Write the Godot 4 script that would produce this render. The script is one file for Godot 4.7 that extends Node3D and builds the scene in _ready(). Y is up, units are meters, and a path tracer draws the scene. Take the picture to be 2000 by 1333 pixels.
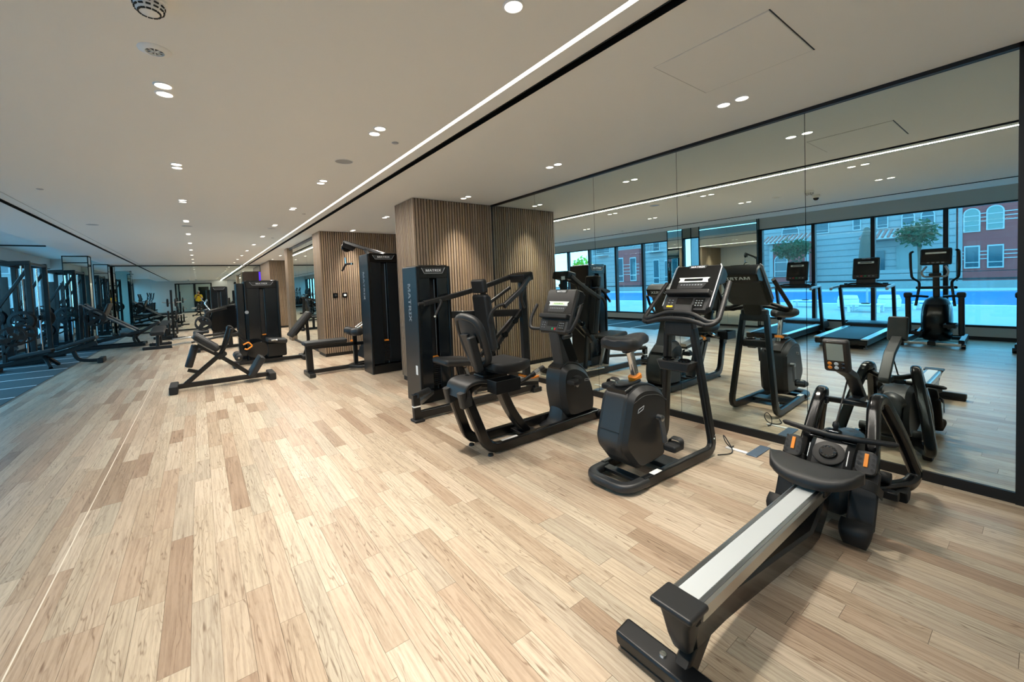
extends Node3D

# ---------------------------------------------------------------- mesh builder
class MB:
	var v := PackedVector3Array()
	var n := PackedVector3Array()
	var t := PackedVector2Array()

	func tri(a: Vector3, b: Vector3, c: Vector3, na: Vector3, nb: Vector3, nc: Vector3, ua := Vector2.ZERO, ub := Vector2.ZERO, uc := Vector2.ZERO) -> void:
		var g := (b - a).cross(c - a)
		if g.length_squared() < 1e-16:
			return
		v.append(a); n.append(na); t.append(ua)
		if g.dot(na + nb + nc) > 0.0:
			v.append(c); n.append(nc); t.append(uc)
			v.append(b); n.append(nb); t.append(ub)
		else:
			v.append(b); n.append(nb); t.append(ub)
			v.append(c); n.append(nc); t.append(uc)

	func quad(a: Vector3, b: Vector3, c: Vector3, d: Vector3, nn: Vector3, u0 := Vector2.ZERO, u1 := Vector2.ONE) -> MB:
		tri(a, b, c, nn, nn, nn, u0, Vector2(u1.x, u0.y), u1)
		tri(a, c, d, nn, nn, nn, u0, u1, Vector2(u0.x, u1.y))
		return self

	# plain box, 12 triangles
	func cube(c: Vector3, s: Vector3, b := Basis()) -> MB:
		for ax in 3:
			for sg in [-1.0, 1.0]:
				var e := Vector3.ZERO; e[ax] = sg
				var p := Vector3.ZERO; p[(ax + 1) % 3] = 1.0
				var q := Vector3.ZERO; q[(ax + 2) % 3] = 1.0
				var h := s * 0.5
				var o: Vector3 = e * h
				quad(c + b * (o - p * h - q * h), c + b * (o + p * h - q * h), c + b * (o + p * h + q * h), c + b * (o - p * h + q * h), b * e)
		return self

	func rings(R: Array, N: Array, cap0 := true, cap1 := true) -> MB:
		for i in R.size() - 1:
			var a: PackedVector3Array = R[i]; var b: PackedVector3Array = R[i + 1]
			var na: PackedVector3Array = N[i]; var nb: PackedVector3Array = N[i + 1]
			var m := a.size()
			for j in m:
				var k := (j + 1) % m
				tri(a[j], a[k], b[k], na[j], na[k], nb[k])
				tri(a[j], b[k], b[j], na[j], nb[k], nb[j])
		for e in 2:
			if (e == 0 and not cap0) or (e == 1 and not cap1):
				continue
			var r: PackedVector3Array = R[0] if e == 0 else R[-1]
			var o: PackedVector3Array = R[1] if e == 0 else R[-2]
			var c := Vector3.ZERO; var c2 := Vector3.ZERO
			for p in r: c += p
			for p in o: c2 += p
			c /= r.size(); c2 /= o.size()
			var d := Vector3.ZERO
			for j in r.size():
				d += (r[j] - c).cross(r[(j + 1) % r.size()] - c)
			d = d.normalized()
			if d.dot(c - c2) < 0.0: d = -d
			if c.distance_to(c2) < 1e-5 and (N[0] as PackedVector3Array).size() > 0:
				var nn: Vector3 = (N[0] if e == 0 else N[-1])[0]
				if d.dot(nn) < 0.0: d = -d
			for j in r.size():
				tri(c, r[j], r[(j + 1) % r.size()], d, d, d)
		return self

	# rounded box, k segments to a corner
	func rbox(c: Vector3, s: Vector3, r := 0.006, b := Basis(), k := 1) -> MB:
		r = minf(r, minf(s.x, minf(s.y, s.z)) * 0.499)
		var prof := MB.rr(s.x, s.z, r, k)
		var R := []; var N := []
		for e in 2:
			for jj in k + 1:
				var j := jj if e == 0 else k - jj
				var th := PI / 2 * (1.0 - float(j) / k)
				var inset := r * (1.0 - cos(th))
				var y := s.y * 0.5 - r * (1.0 - sin(th))
				var sg := -1.0 if e == 0 else 1.0
				var ring := PackedVector3Array(); var nr := PackedVector3Array()
				for q in prof:
					var pp: Vector2 = q[0] - q[1] * inset
					ring.append(c + b * Vector3(pp.x, y * sg, pp.y))
					nr.append((b * Vector3(q[1].x * cos(th), sin(th) * sg, q[1].y * cos(th))).normalized())
				R.append(ring); N.append(nr)
		return rings(R, N)

	static func rr(w: float, h: float, r: float, k := 2) -> Array:
		var out := []
		for q in 4:
			var cx := (w * 0.5 - r) * (1.0 if q == 0 or q == 3 else -1.0)
			var cy := (h * 0.5 - r) * (1.0 if q < 2 else -1.0)
			for j in k + 1:
				var a := PI / 2 * (q + float(j) / k)
				var d := Vector2(cos(a), sin(a))
				out.append([Vector2(cx, cy) + d * r, d])
		return out

	static func ci(r: float, k := 12) -> Array:
		var out := []
		for j in k:
			var d := Vector2(cos(TAU * j / k), sin(TAU * j / k))
			out.append([d * r, d])
		return out

	static func el(a: float, bb: float, k := 14) -> Array:
		var out := []
		for j in k:
			var x := cos(TAU * j / k); var y := sin(TAU * j / k)
			out.append([Vector2(x * a, y * bb), Vector2(x / a, y / bb).normalized()])
		return out

	static func fillet(p: Array, r: float, k := 4) -> Array:
		var out := [p[0]]
		for i in range(1, p.size() - 1):
			var a: Vector3 = p[i - 1]; var b: Vector3 = p[i]; var c: Vector3 = p[i + 1]
			var l := minf(r, minf(a.distance_to(b), b.distance_to(c)) * 0.49)
			var p0 := b + (a - b).normalized() * l
			var p1 := b + (c - b).normalized() * l
			for j in k + 1:
				var f := float(j) / k
				out.append(p0.lerp(b, f).lerp(b.lerp(p1, f), f))
		out.append(p[-1])
		return out

	# profile swept along points; ref is the direction of the profile's x axis
	func sweep(p: Array, prof: Array, ref := Vector3.ZERO, sc := [], cap := true) -> MB:
		var R := []; var N := []
		var X := Vector3.ZERO
		for i in p.size():
			var T: Vector3
			if i == 0: T = p[1] - p[0]
			elif i == p.size() - 1: T = p[i] - p[i - 1]
			else: T = (p[i] - p[i - 1]).normalized() + (p[i + 1] - p[i]).normalized()
			T = T.normalized()
			if ref != Vector3.ZERO:
				X = (ref - T * ref.dot(T)).normalized()
			elif i == 0:
				var h := Vector3.UP if absf(T.y) < 0.9 else Vector3.RIGHT
				X = (h - T * h.dot(T)).normalized()
			else:
				X = (X - T * X.dot(T)).normalized()
			var Y := T.cross(X)
			var s: float = sc[i] if i < sc.size() else 1.0
			var ring := PackedVector3Array(); var nr := PackedVector3Array()
			for q in prof:
				ring.append(p[i] + (X * q[0].x + Y * q[0].y) * s)
				nr.append(X * q[1].x + Y * q[1].y)
			R.append(ring); N.append(nr)
		return rings(R, N, cap, cap)

	func tube(p: Array, r: float, k := 10, fil := 0.0, sc := []) -> MB:
		return sweep(MB.fillet(p, fil) if fil > 0.0 else p, MB.ci(r, k), Vector3.ZERO, sc)

	# rectangular tube; w runs along ref, h across it
	func bar(p: Array, w: float, h: float, ref := Vector3(0, 0, 1), fil := 0.0, r := 0.006) -> MB:
		return sweep(MB.fillet(p, fil) if fil > 0.0 else p, MB.rr(w, h, minf(r, minf(w, h) * 0.49), 1 if r < 0.012 else 3), ref)

	# outline in x,y run out from z0 to z1 of xf, edges cut by ch
	func extrude(poly: PackedVector2Array, z0: float, z1: float, xf := Transform3D(), ch := 0.0) -> MB:
		var m := poly.size()
		var area := 0.0
		for i in m: area += poly[i].cross(poly[(i + 1) % m])
		var en := []
		for i in m:
			var d := (poly[(i + 1) % m] - poly[i]).normalized()
			en.append(Vector2(d.y, -d.x) * signf(area))
		var vn := []; var ins := PackedVector2Array()
		for i in m:
			var a: Vector2 = en[(i + m - 1) % m]; var b: Vector2 = en[i]
			var bis := (a + b).normalized()
			ins.append(poly[i] - bis * minf(ch / maxf(bis.dot(b), 0.35), ch * 2.0))
			vn.append([bis, bis] if a.dot(b) > 0.75 else [a, b])
		var lay := [[ins, z0, -0.7], [poly, z0 + ch, -0.7], [poly, z0 + ch, 0.0], [poly, z1 - ch, 0.0], [poly, z1 - ch, 0.7], [ins, z1, 0.7]] if ch > 0.0 else [[poly, z0, 0.0], [poly, z1, 0.0]]
		for l in range(0, lay.size(), 2):
			var A: Array = lay[l]; var B: Array = lay[l + 1]
			for i in m:
				var k := (i + 1) % m
				var n0: Vector2 = vn[i][1]; var n1: Vector2 = vn[k][0]
				var na := (xf.basis * Vector3(n0.x, n0.y, A[2])).normalized()
				var nb := (xf.basis * Vector3(n1.x, n1.y, A[2])).normalized()
				var a0: Vector3 = xf * Vector3(A[0][i].x, A[0][i].y, A[1]); var a1: Vector3 = xf * Vector3(A[0][k].x, A[0][k].y, A[1])
				var b0: Vector3 = xf * Vector3(B[0][i].x, B[0][i].y, B[1]); var b1: Vector3 = xf * Vector3(B[0][k].x, B[0][k].y, B[1])
				tri(a0, a1, b1, na, nb, nb); tri(a0, b1, b0, na, nb, na)
		var ix := Geometry2D.triangulate_polygon(ins)
		for e in 2:
			var z := z0 if e == 0 else z1
			var nz := (xf.basis * Vector3(0, 0, -1 if e == 0 else 1)).normalized()
			for i in range(0, ix.size(), 3):
				tri(xf * Vector3(ins[ix[i]].x, ins[ix[i]].y, z), xf * Vector3(ins[ix[i + 1]].x, ins[ix[i + 1]].y, z), xf * Vector3(ins[ix[i + 2]].x, ins[ix[i + 2]].y, z), nz, nz, nz)
		return self

	# (radius, height) pairs turned round the y axis of xf
	func lathe(pr: Array, xf := Transform3D(), k := 16) -> MB:
		var sn := []
		for i in pr.size() - 1:
			var d: Vector2 = (pr[i + 1] - pr[i]).normalized()
			sn.append(Vector2(d.y, -d.x))
		for i in pr.size() - 1:
			var n0: Vector2 = sn[i]; var n1: Vector2 = sn[i]
			if i > 0 and sn[i - 1].dot(sn[i]) > 0.6: n0 = (sn[i - 1] + sn[i]).normalized()
			if i < sn.size() - 1 and sn[i + 1].dot(sn[i]) > 0.6: n1 = (sn[i + 1] + sn[i]).normalized()
			for j in k:
				var a := TAU * j / k; var b := TAU * (j + 1) / k
				var p := func(q: Vector2, g: float) -> Vector3: return xf * Vector3(q.x * cos(g), q.y, q.x * sin(g))
				var nn := func(q: Vector2, g: float) -> Vector3: return (xf.basis * Vector3(q.x * cos(g), q.y, q.x * sin(g))).normalized()
				tri(p.call(pr[i], a), p.call(pr[i], b), p.call(pr[i + 1], b), nn.call(n0, a), nn.call(n0, b), nn.call(n1, b))
				tri(p.call(pr[i], a), p.call(pr[i + 1], b), p.call(pr[i + 1], a), nn.call(n0, a), nn.call(n1, b), nn.call(n1, a))
		return self

	# smooth skin over rings of equal count
	func loft(R: Array, cap := true) -> MB:
		var N := []
		var cc := Vector3.ZERO
		for i in R.size():
			var r: PackedVector3Array = R[i]
			var nr := PackedVector3Array()
			var m := r.size()
			var c := Vector3.ZERO
			for q in r: c += q
			c /= m
			for j in m:
				var du: Vector3 = r[(j + 1) % m] - r[(j + m - 1) % m]
				var dv: Vector3 = R[mini(i + 1, R.size() - 1)][j] - R[maxi(i - 1, 0)][j]
				var g := du.cross(dv).normalized()
				if g.dot(r[j] - c) < 0.0: g = -g
				nr.append(g)
			N.append(nr)
		return rings(R, N, cap, cap)

	func mesh() -> ArrayMesh:
		var a := []
		a.resize(Mesh.ARRAY_MAX)
		a[Mesh.ARRAY_VERTEX] = v
		a[Mesh.ARRAY_NORMAL] = n
		a[Mesh.ARRAY_TEX_UV] = t
		var m := ArrayMesh.new()
		m.add_surface_from_arrays(Mesh.PRIMITIVE_TRIANGLES, a)
		return m

# ---------------------------------------------------------------- scene helpers
var M := {}
var counts := {}
var rng := RandomNumberGenerator.new()
const H := 2.628       # ceiling
const XM := 3.76       # mirror glass
const XW := -4.1       # window wall
const ZE := -20.8      # end wall
const ZB := 1.45       # wall behind the camera
var sans := SystemFont.new()

func numbered(called: String) -> String:
	var k: int = counts.get(called, 0)
	counts[called] = k + 1
	return called if k == 0 else "%s_%03d" % [called, k]

func tag(o: Node, label := "", category := "", group := "", kind := "") -> Node:
	if label: o.set_meta("label", label)
	if category: o.set_meta("category", category)
	if group: o.set_meta("group", group)
	if kind: o.set_meta("kind", kind)
	return o

func thing(called: String, label: String, category: String, at := Vector3.ZERO, turn := 0.0, group := "") -> Node3D:
	var o := Node3D.new()
	o.name = numbered(called)
	add_child(o)
	o.position = at
	o.rotation.y = turn
	tag(o, label, category, group)
	return o

func copy(o: Node3D, at: Vector3, turn: float, label: String, group := "") -> Node3D:
	var c: Node3D = o.duplicate()
	c.name = numbered(String(o.name).rstrip("0123456789").trim_suffix("_"))
	add_child(c)
	c.position = at
	c.rotation.y = turn
	tag(c, label, "", group)
	return c

func part(p: Node, called: String, mb: MB, m: Material, label := "") -> MeshInstance3D:
	return meshed(p, called, mb.mesh(), m, label)

func meshed(p: Node, called: String, me: Mesh, m: Material, label := "") -> MeshInstance3D:
	var o := MeshInstance3D.new()
	o.name = called if p != self else numbered(called)
	o.mesh = me
	o.material_override = m
	p.add_child(o, true)
	if label: o.set_meta("label", label)
	return o

func struct(called: String) -> Node3D:
	var o := Node3D.new()
	o.name = numbered(called)
	add_child(o)
	o.set_meta("kind", "structure")
	return o

func text(p: Node, called: String, s: String, size: float, m: Material, at: Vector3, b: Basis, squeeze := 1.0) -> MeshInstance3D:
	var tm := TextMesh.new()
	tm.text = s
	tm.font = sans
	tm.font_size = 32
	tm.pixel_size = size / 24.0
	tm.depth = 0.0012
	tm.curve_step = 3.0
	var o := meshed(p, called, tm, m)
	o.transform = Transform3D(b.scaled_local(Vector3(squeeze, 1, 1)), at)
	return o

func mat(called: String, c: Color, rough := 0.5, metal := 0.0, extra := {}) -> StandardMaterial3D:
	var m := StandardMaterial3D.new()
	m.resource_name = called
	m.albedo_color = c
	m.roughness = rough
	m.metallic = metal
	for k in extra: m.set(k, extra[k])
	M[called] = m
	return m

func noise(seed_: int, f: float, oct := 3) -> FastNoiseLite:
	var z := FastNoiseLite.new()
	z.seed = seed_
	z.noise_type = FastNoiseLite.TYPE_SIMPLEX_SMOOTH
	z.frequency = f
	z.fractal_octaves = oct
	return z

func V(x: float, y: float, z: float) -> Vector3:
	return Vector3(x, y, z)

func P2(a: Array) -> PackedVector2Array:
	var o := PackedVector2Array()
	for i in range(0, a.size(), 2): o.append(Vector2(a[i], a[i + 1]))
	return o

# closed outline with rounded corners
func rounded(a: Array, r: float, k := 4) -> PackedVector2Array:
	var p := P2(a)
	var o := PackedVector2Array()
	var m := p.size()
	for i in m:
		var q := p[(i + m - 1) % m]; var c := p[i]; var n := p[(i + 1) % m]
		var l := minf(r, minf(q.distance_to(c), n.distance_to(c)) * 0.49)
		var p0 := c + (q - c).normalized() * l; var p1 := c + (n - c).normalized() * l
		for j in k + 1:
			var f := float(j) / k
			o.append(p0.lerp(c, f).lerp(c.lerp(p1, f), f))
	return o

# smooth closed outline through points
func spline(a: Array, k := 4) -> PackedVector2Array:
	var p := P2(a)
	var o := PackedVector2Array()
	var m := p.size()
	for i in m:
		for j in k:
			o.append(p[i].cubic_interpolate(p[(i + 1) % m], p[(i + m - 1) % m], p[(i + 2) % m], float(j) / k))
	return o

# ---------------------------------------------------------------- materials
func make_materials() -> void:
	mat("black_coat", Color(0.055, 0.062, 0.07), 0.34)
	mat("black_gloss", Color(0.04, 0.044, 0.05), 0.18)
	mat("charcoal_plastic", Color(0.105, 0.11, 0.115), 0.45)
	mat("graphite_plastic", Color(0.165, 0.17, 0.175), 0.4)
	mat("rubber", Color(0.06, 0.062, 0.066), 0.6)
	mat("vinyl", Color(0.095, 0.10, 0.106), 0.5, 0.0, {"rim_enabled": true, "rim": 0.12})
	mat("shroud", Color(0.085, 0.105, 0.12), 0.14)
	mat("shroud_dark", Color(0.05, 0.055, 0.06), 0.25)
	mat("chrome", Color(0.86, 0.87, 0.88), 0.12, 1.0)
	mat("steel", Color(0.6, 0.61, 0.62), 0.32, 1.0)
	mat("aluminium", Color(0.80, 0.80, 0.78), 0.34, 1.0)
	mat("silver_plastic", Color(0.66, 0.67, 0.68), 0.4)
	mat("rail_white", Color(0.74, 0.76, 0.765), 0.35)
	mat("orange", Color(0.93, 0.55, 0.16), 0.45)
	mat("yellow", Color(0.95, 0.78, 0.14), 0.45)
	mat("red", Color(0.85, 0.12, 0.14), 0.45)
	mat("green", Color(0.05, 0.62, 0.36), 0.45)
	mat("white", Color(0.93, 0.93, 0.92), 0.5)
	mat("letter_white", Color(0.85, 0.86, 0.87), 0.45)
	mat("letter_grey", Color(0.5, 0.52, 0.54), 0.45)
	mat("key_grey", Color(0.74, 0.77, 0.78), 0.5)
	mat("lcd", Color(0.52, 0.56, 0.53), 0.25)
	mat("lcd_lit", Color(0.75, 0.86, 0.68), 0.3, 0.0, {"emission_enabled": true, "emission": Color(0.72, 0.86, 0.62), "emission_energy_multiplier": 0.55})
	mat("screen_black", Color(0.03, 0.032, 0.038), 0.08)
	mat("led_window", Color(0.9, 0.92, 0.9), 0.3)
	mat("ceiling_paint", Color(0.91, 0.905, 0.885), 0.85)
	mat("wall_paint", Color(0.83, 0.82, 0.79), 0.85)
	mat("grey_paint", Color(0.74, 0.745, 0.725), 0.8)
	mat("black_metal", Color(0.02, 0.02, 0.022), 0.5)
	mat("slot_black", Color(0.02, 0.02, 0.022), 0.6)
	mat("mirror", Color(0.86, 0.90, 0.885), 0.0, 1.0)
	mat("glass", Color(0.80, 0.92, 0.95, 0.06), 0.0, 0.0, {"transparency": BaseMaterial3D.TRANSPARENCY_ALPHA})
	mat("led", Color(1, 1, 1), 0.5, 0.0, {"emission_enabled": true, "emission": Color(1.0, 0.97, 0.92), "emission_energy_multiplier": 3.0})
	mat("lamp_glow", Color(1, 1, 1), 0.5, 0.0, {"emission_enabled": true, "emission": Color(1.0, 0.95, 0.88), "emission_energy_multiplier": 6.0})
	mat("floor_box", Color(0.45, 0.52, 0.60), 0.35, 0.6)
	mat("crank_grey", Color(0.30, 0.305, 0.31), 0.4)
	mat("weight_grey", Color(0.16, 0.16, 0.165), 0.35, 0.4)
	mat("cord", Color(0.05, 0.05, 0.05), 0.5)

func wood_image(w: int, h: int, seed_: int, line: Color, base: Color, density: float) -> ImageTexture:
	# 0.3 m across u, 1.8 m along v: growth rings cut at a slant, fine pores, soft tone drift
	var a := noise(seed_, 1.0, 2); var b := noise(seed_ + 7, 1.0, 2); var c := noise(seed_ + 13, 1.0, 2)
	var data := PackedByteArray()
	data.resize(w * h * 3)
	for y in h:
		for x in w:
			var mx := 0.3 * x / w; var my := 1.8 * y / h
			var warp := a.get_noise_2d(mx * 9.0, my * 0.9) + 0.35 * a.get_noise_2d(mx * 30.0 + 40.0, my * 3.0)
			var ring := sin((mx * 26.0 * density + warp * 3.4 * density) * TAU)
			var amount := clampf(0.3 + 1.0 * b.get_noise_2d(mx * 14.0, my * 1.1), 0.0, 1.0)
			var pores := c.get_noise_2d(mx * 420.0, my * 16.0)
			var soft := c.get_noise_2d(mx * 60.0 + 90.0, my * 2.2)
			var k := pow(maxf(ring, 0.0), 5.0) * amount * 0.8 * (0.75 + 0.5 * pores) + maxf(pores, 0.0) * 0.22 + soft * 0.22 + 0.08
			var q := base.lerp(line, clampf(k, 0.0, 1.0))
			var o := (y * w + x) * 3
			data[o] = int(clampf(q.r, 0, 1) * 255); data[o + 1] = int(clampf(q.g, 0, 1) * 255); data[o + 2] = int(clampf(q.b, 0, 1) * 255)
	return ImageTexture.create_from_image(Image.create_from_data(w, h, false, Image.FORMAT_RGB8, data))

# ---------------------------------------------------------------- start
func _ready() -> void:
	rng.seed = 20240611
	sans.font_names = PackedStringArray(["Droid Sans"])
	sans.font_weight = 700
	# camera: lens at (0, 1.4, 0), lens shifted as the photograph was squared up
	var cam := Camera3D.new()
	cam.name = "camera"
	add_child(cam)
	cam.projection = Camera3D.PROJECTION_FRUSTUM
	cam.near = 0.05
	cam.far = 400.0
	var f := 796.74
	cam.size = 0.05 * 1333.0 / f
	cam.frustum_offset = Vector2(0.05 * (1000.0 - 979.53) / f, 0.05 * (584.3 - 666.5) / f)
	var r0 := V(0.8020024, -0.0389482, 0.5960497)
	var r1 := V(-0.0540777, -0.9985084, 0.0075168)
	var r2 := V(0.5948679, -0.0382615, -0.8029124)
	cam.transform = Transform3D(Basis(r0, -r1, -r2), V(0, 1.4, 0))
	cam.current = true
	# sky: even, bright, bluish overcast
	var we := WorldEnvironment.new()
	we.name = "environment"
	var env := Environment.new()
	env.background_mode = Environment.BG_SKY
	var sm := ProceduralSkyMaterial.new()
	sm.sky_top_color = Color(0.36, 0.75, 0.98)
	sm.sky_horizon_color = Color(0.54, 0.86, 1.0)
	sm.ground_bottom_color = Color(0.42, 0.62, 0.70)
	sm.ground_horizon_color = Color(0.55, 0.78, 0.86)
	var sky := Sky.new()
	sky.sky_material = sm
	env.sky = sky
	env.background_energy_multiplier = SKY
	env.tonemap_mode = Environment.TONE_MAPPER_LINEAR
	env.tonemap_exposure = EXPOSURE
	env.sdfgi_enabled = true
	env.ssao_enabled = true
	env.ssil_enabled = true
	we.environment = env
	add_child(we)
	make_materials()
	# the LED line in the ceiling (its light; the strip is built with the ceiling)
	for k in 5:
		var al := AreaLight3D.new()
		al.name = "led_line_light"
		add_child(al, true)
		al.area_size = Vector2(0.03, 4.44)
		al.light_color = Color(1.0, 0.975, 0.935)
		al.light_energy = LED_ENERGY
		al.area_range = 30.0
		al.shadow_enabled = true
		al.transform = Transform3D(Basis(V(1, 0, 0), -PI / 2), V(1.615, H - 0.004, -0.77 - 4.444 * k))
	build_room()
	build_floor()
	build_ceiling()
	build_gym()
	build_window_side()
	build_far_end()
	build_outside()
	build_person()

const SKY := 6.2
const EXPOSURE := 1.07
const LED_ENERGY := 4.4
const SPOT := 3.5

# ---------------------------------------------------------------- room
func slab(p: Node, called: String, lo: Vector3, hi: Vector3, m: Material, label := "") -> MeshInstance3D:
	return part(p, called, MB.new().cube((lo + hi) * 0.5, hi - lo), m, label)

func build_room() -> void:
	var oak := wood_image(256, 512, 41, Color(0.40, 0.33, 0.27), Color(0.62, 0.54, 0.455), 1.0)
	for k in 3:
		mat("slat_%d" % k, [Color(1, 1, 1), Color(0.93, 0.91, 0.90), Color(0.97, 0.95, 0.90)][k], 0.6, 0.0, {"albedo_texture": oak, "uv1_triplanar": true, "uv1_scale": V(3.0, 0.45, 3.0), "uv1_offset": V(0.3 * k, 0.2 * k, 0.0)})
	mat("slat_backing", Color(0.12, 0.085, 0.065), 0.8)
	mat("jamb_wood", Color(0.86, 0.82, 0.76), 0.6, 0.0, {"albedo_texture": oak, "uv1_triplanar": true, "uv1_scale": V(2.0, 0.4, 2.0)})

	# wall behind the big mirror, and what it goes on as
	var w := struct("wall_right")
	slab(w, "plaster", V(XM + 0.012, 0, -5.27), V(4.0, H, -0.06), M.wall_paint)
	slab(w, "plaster", V(XM - 0.01, 0, -0.06), V(4.0, H, ZB + 0.2), M.wall_paint)
	slab(w, "plaster", V(XM, 0, -9.62), V(4.0, H, -5.27), M.wall_paint)
	slab(w, "plaster", V(2.15, 0, -13.3), V(4.0, H, -9.62), M.wall_paint)
	slab(w, "plaster", V(3.6, 0, ZE - 0.2), V(4.0, H, -13.3), M.wall_paint)

	# big mirror: five panes in a black frame
	var mi := thing("wall_mirror", "floor to ceiling mirror of five panes in a slim black frame", "mirror", V(XM, 0, 0))
	var edges := [-0.113, -1.125, -2.163, -3.192, -4.228, -5.245]
	for i in 5:
		slab(mi, "pane", V(0.0, 0.062, edges[i + 1] + 0.002), V(0.008, 2.604, edges[i] - 0.002), M.mirror)
	slab(mi, "backing", V(0.009, 0.03, -5.24), V(0.0115, 2.61, -0.1), M.slot_black)
	slab(mi, "frame_top", V(-0.022, 2.602, -5.245), V(0.012, H, -0.07), M.black_metal)
	slab(mi, "frame_bottom", V(-0.012, 0, -5.245), V(0.012, 0.064, -0.07), M.black_metal)
	slab(mi, "frame_side", V(-0.022, 0, -0.115), V(0.012, H, -0.066), M.black_metal)
	slab(mi, "frame_side", V(-0.012, 0.0, -5.259), V(0.012, H, -5.24), M.black_metal)

	# slatted pillar next to it, slatted column further on, third column at the end
	slat_block("wall_pillar", "pillar clad in vertical oak slats beside the big mirror", 2.445, XM + 0.02, -5.262, -5.85, false)
	slat_block("wall_column", "column clad in vertical oak slats behind the cable row machine", 2.075, XM + 0.02, -9.03, -9.6, false)
	slat_block("wall_column", "far slatted column next to the end mirror", 2.25, 3.6, -17.95, -20.7, true)

	# mirror strip between the column and a wooden jamb
	var ms := thing("mirror_strip", "narrow wall mirror between slatted column and pale wooden jamb", "mirror", V(2.135, 0, 0))
	for i in 3:
		slab(ms, "pane", V(0.0, 0.06, -10.7 - i * 1.075 + 0.0015), V(0.008, 2.56, -9.63 - i * 1.075 - 0.0015), M.mirror)
	slab(ms, "frame_top", V(-0.01, 2.56, -12.86), V(0.012, H, -9.63), M.black_metal)
	slab(ms, "frame_bottom", V(-0.01, 0, -12.86), V(0.012, 0.06, -9.63), M.black_metal)
	var j := struct("trim_1")
	tag(j, "pale wooden jamb at the end of the mirror strip")
	part(j, "jamb", MB.new().rbox(V(2.12, H * 0.5, -13.08), V(0.12, H, 0.42), 0.005), M.jamb_wood)

	# end wall with a mirror across it
	var we := struct("wall_end")
	slab(we, "plaster", V(-4.3, 0, ZE - 0.25), V(4.0, 3.0, ZE - 0.02), M.wall_paint)
	var em := thing("end_mirror", "wide mirror across the far end wall with thin black top edge", "mirror", V(0, 0, ZE))
	for i in 4:
		slab(em, "pane", V(-2.7 + i * 1.2375, 0.05, -0.012), V(-2.7 + (i + 1) * 1.2375 - 0.003, 2.585, 0.0), M.mirror)
	slab(em, "frame_top", V(-2.72, 2.585, -0.015), V(2.25, 2.622, 0.012), M.black_metal)
	slab(em, "frame_bottom", V(-2.72, 0.0, -0.015), V(2.25, 0.05, 0.012), M.black_metal)
	slab(em, "frame_side", V(2.232, 0.05, -0.015), V(2.25, 2.585, 0.012), M.black_metal)
	slab(em, "frame_side", V(-2.72, 0.05, -0.015), V(-2.702, 2.585, 0.012), M.black_metal)

	# wall behind the camera with a dark framed double door
	var wb := struct("wall_back")
	slab(wb, "plaster", V(-4.3, 0, ZB), V(-1.55, 3.0, ZB + 0.2), M.wall_paint)
	slab(wb, "plaster", V(0.95, 0, ZB), V(4.0, 3.0, ZB + 0.2), M.wall_paint)
	slab(wb, "plaster", V(-1.55, 2.42, ZB), V(0.95, 3.0, ZB + 0.2), M.wall_paint)
	var d := struct("door_1")
	tag(d, "dark framed double door with a pale frosted leaf behind the photographer")
	mat("frosted", Color(0.70, 0.76, 0.72), 0.35)
	mat("smoked", Color(0.10, 0.13, 0.11), 0.08)
	slab(d, "door_frame", V(-1.55, 0, ZB - 0.02), V(-1.45, 2.42, ZB + 0.1), M.black_metal)
	slab(d, "door_frame", V(0.85, 0, ZB - 0.02), V(0.95, 2.42, ZB + 0.1), M.black_metal)
	slab(d, "door_frame", V(-1.45, 2.34, ZB - 0.02), V(0.85, 2.42, ZB + 0.1), M.black_metal)
	slab(d, "door_frame", V(-0.33, 0, ZB - 0.02), V(-0.17, 2.34, ZB + 0.1), M.black_metal)
	slab(d, "door_frame", V(-1.45, 0, ZB - 0.02), V(0.85, 0.06, ZB + 0.1), M.black_metal)
	slab(d, "stile", V(-1.33, 0.06, ZB - 0.01), V(-1.25, 2.34, ZB + 0.08), M.black_metal)
	slab(d, "leaf", V(-1.45, 0.06, ZB + 0.03), V(-0.33, 2.34, ZB + 0.06), M.frosted, "pale frosted door leaf")
	slab(d, "leaf", V(-0.17, 0.06, ZB + 0.03), V(0.85, 2.34, ZB + 0.06), M.frosted)
	slab(d, "pane", V(0.0, 0.5, ZB + 0.02), V(0.72, 2.1, ZB + 0.035), M.smoked, "dark glass in the door leaf")

func slat_block(called: String, label: String, x0: float, x1: float, z0: float, z1: float, far: bool) -> void:
	# z0 is the face towards the camera; slats on that face, on the left face and on the far face
	var s := struct(called)
	tag(s, label)
	slab(s, "core", V(x0, 0, z1), V(x1, H, z0), M.slat_backing)
	slab(s, "base_strip", V(x0 - 0.006, 0, z1 - 0.006), V(x1 - 0.03, 0.07, z0 + 0.006), M.black_metal)
	var pitch := 0.0445
	var w := 0.030
	var dd := 0.021
	var y0 := 0.07
	var me_f := MB.new().cube(V(0, (y0 + H - 0.006) * 0.5, 0), V(w, H - 0.006 - y0, dd)).mesh()
	var me_l := MB.new().cube(V(0, (y0 + H - 0.006) * 0.5, 0), V(dd, H - 0.006 - y0, w)).mesh()
	var all := []
	var i := 0
	var x := x0 - dd + w * 0.5
	while x < x1 - 0.035:
		all.append([me_f, V(x, 0, z0 + dd * 0.5)])
		if not far: all.append([me_f, V(x, 0, z1 - dd * 0.5)])
		x += pitch
	var z := z0 - w * 0.5
	while z > z1 + 0.01:
		all.append([me_l, V(x0 - dd * 0.5, 0, z)])
		z -= pitch
	for a in all:
		var o := meshed(s, "slat", a[0], M["slat_%d" % rng.randi_range(0, 2)])
		o.position = a[1]

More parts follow.
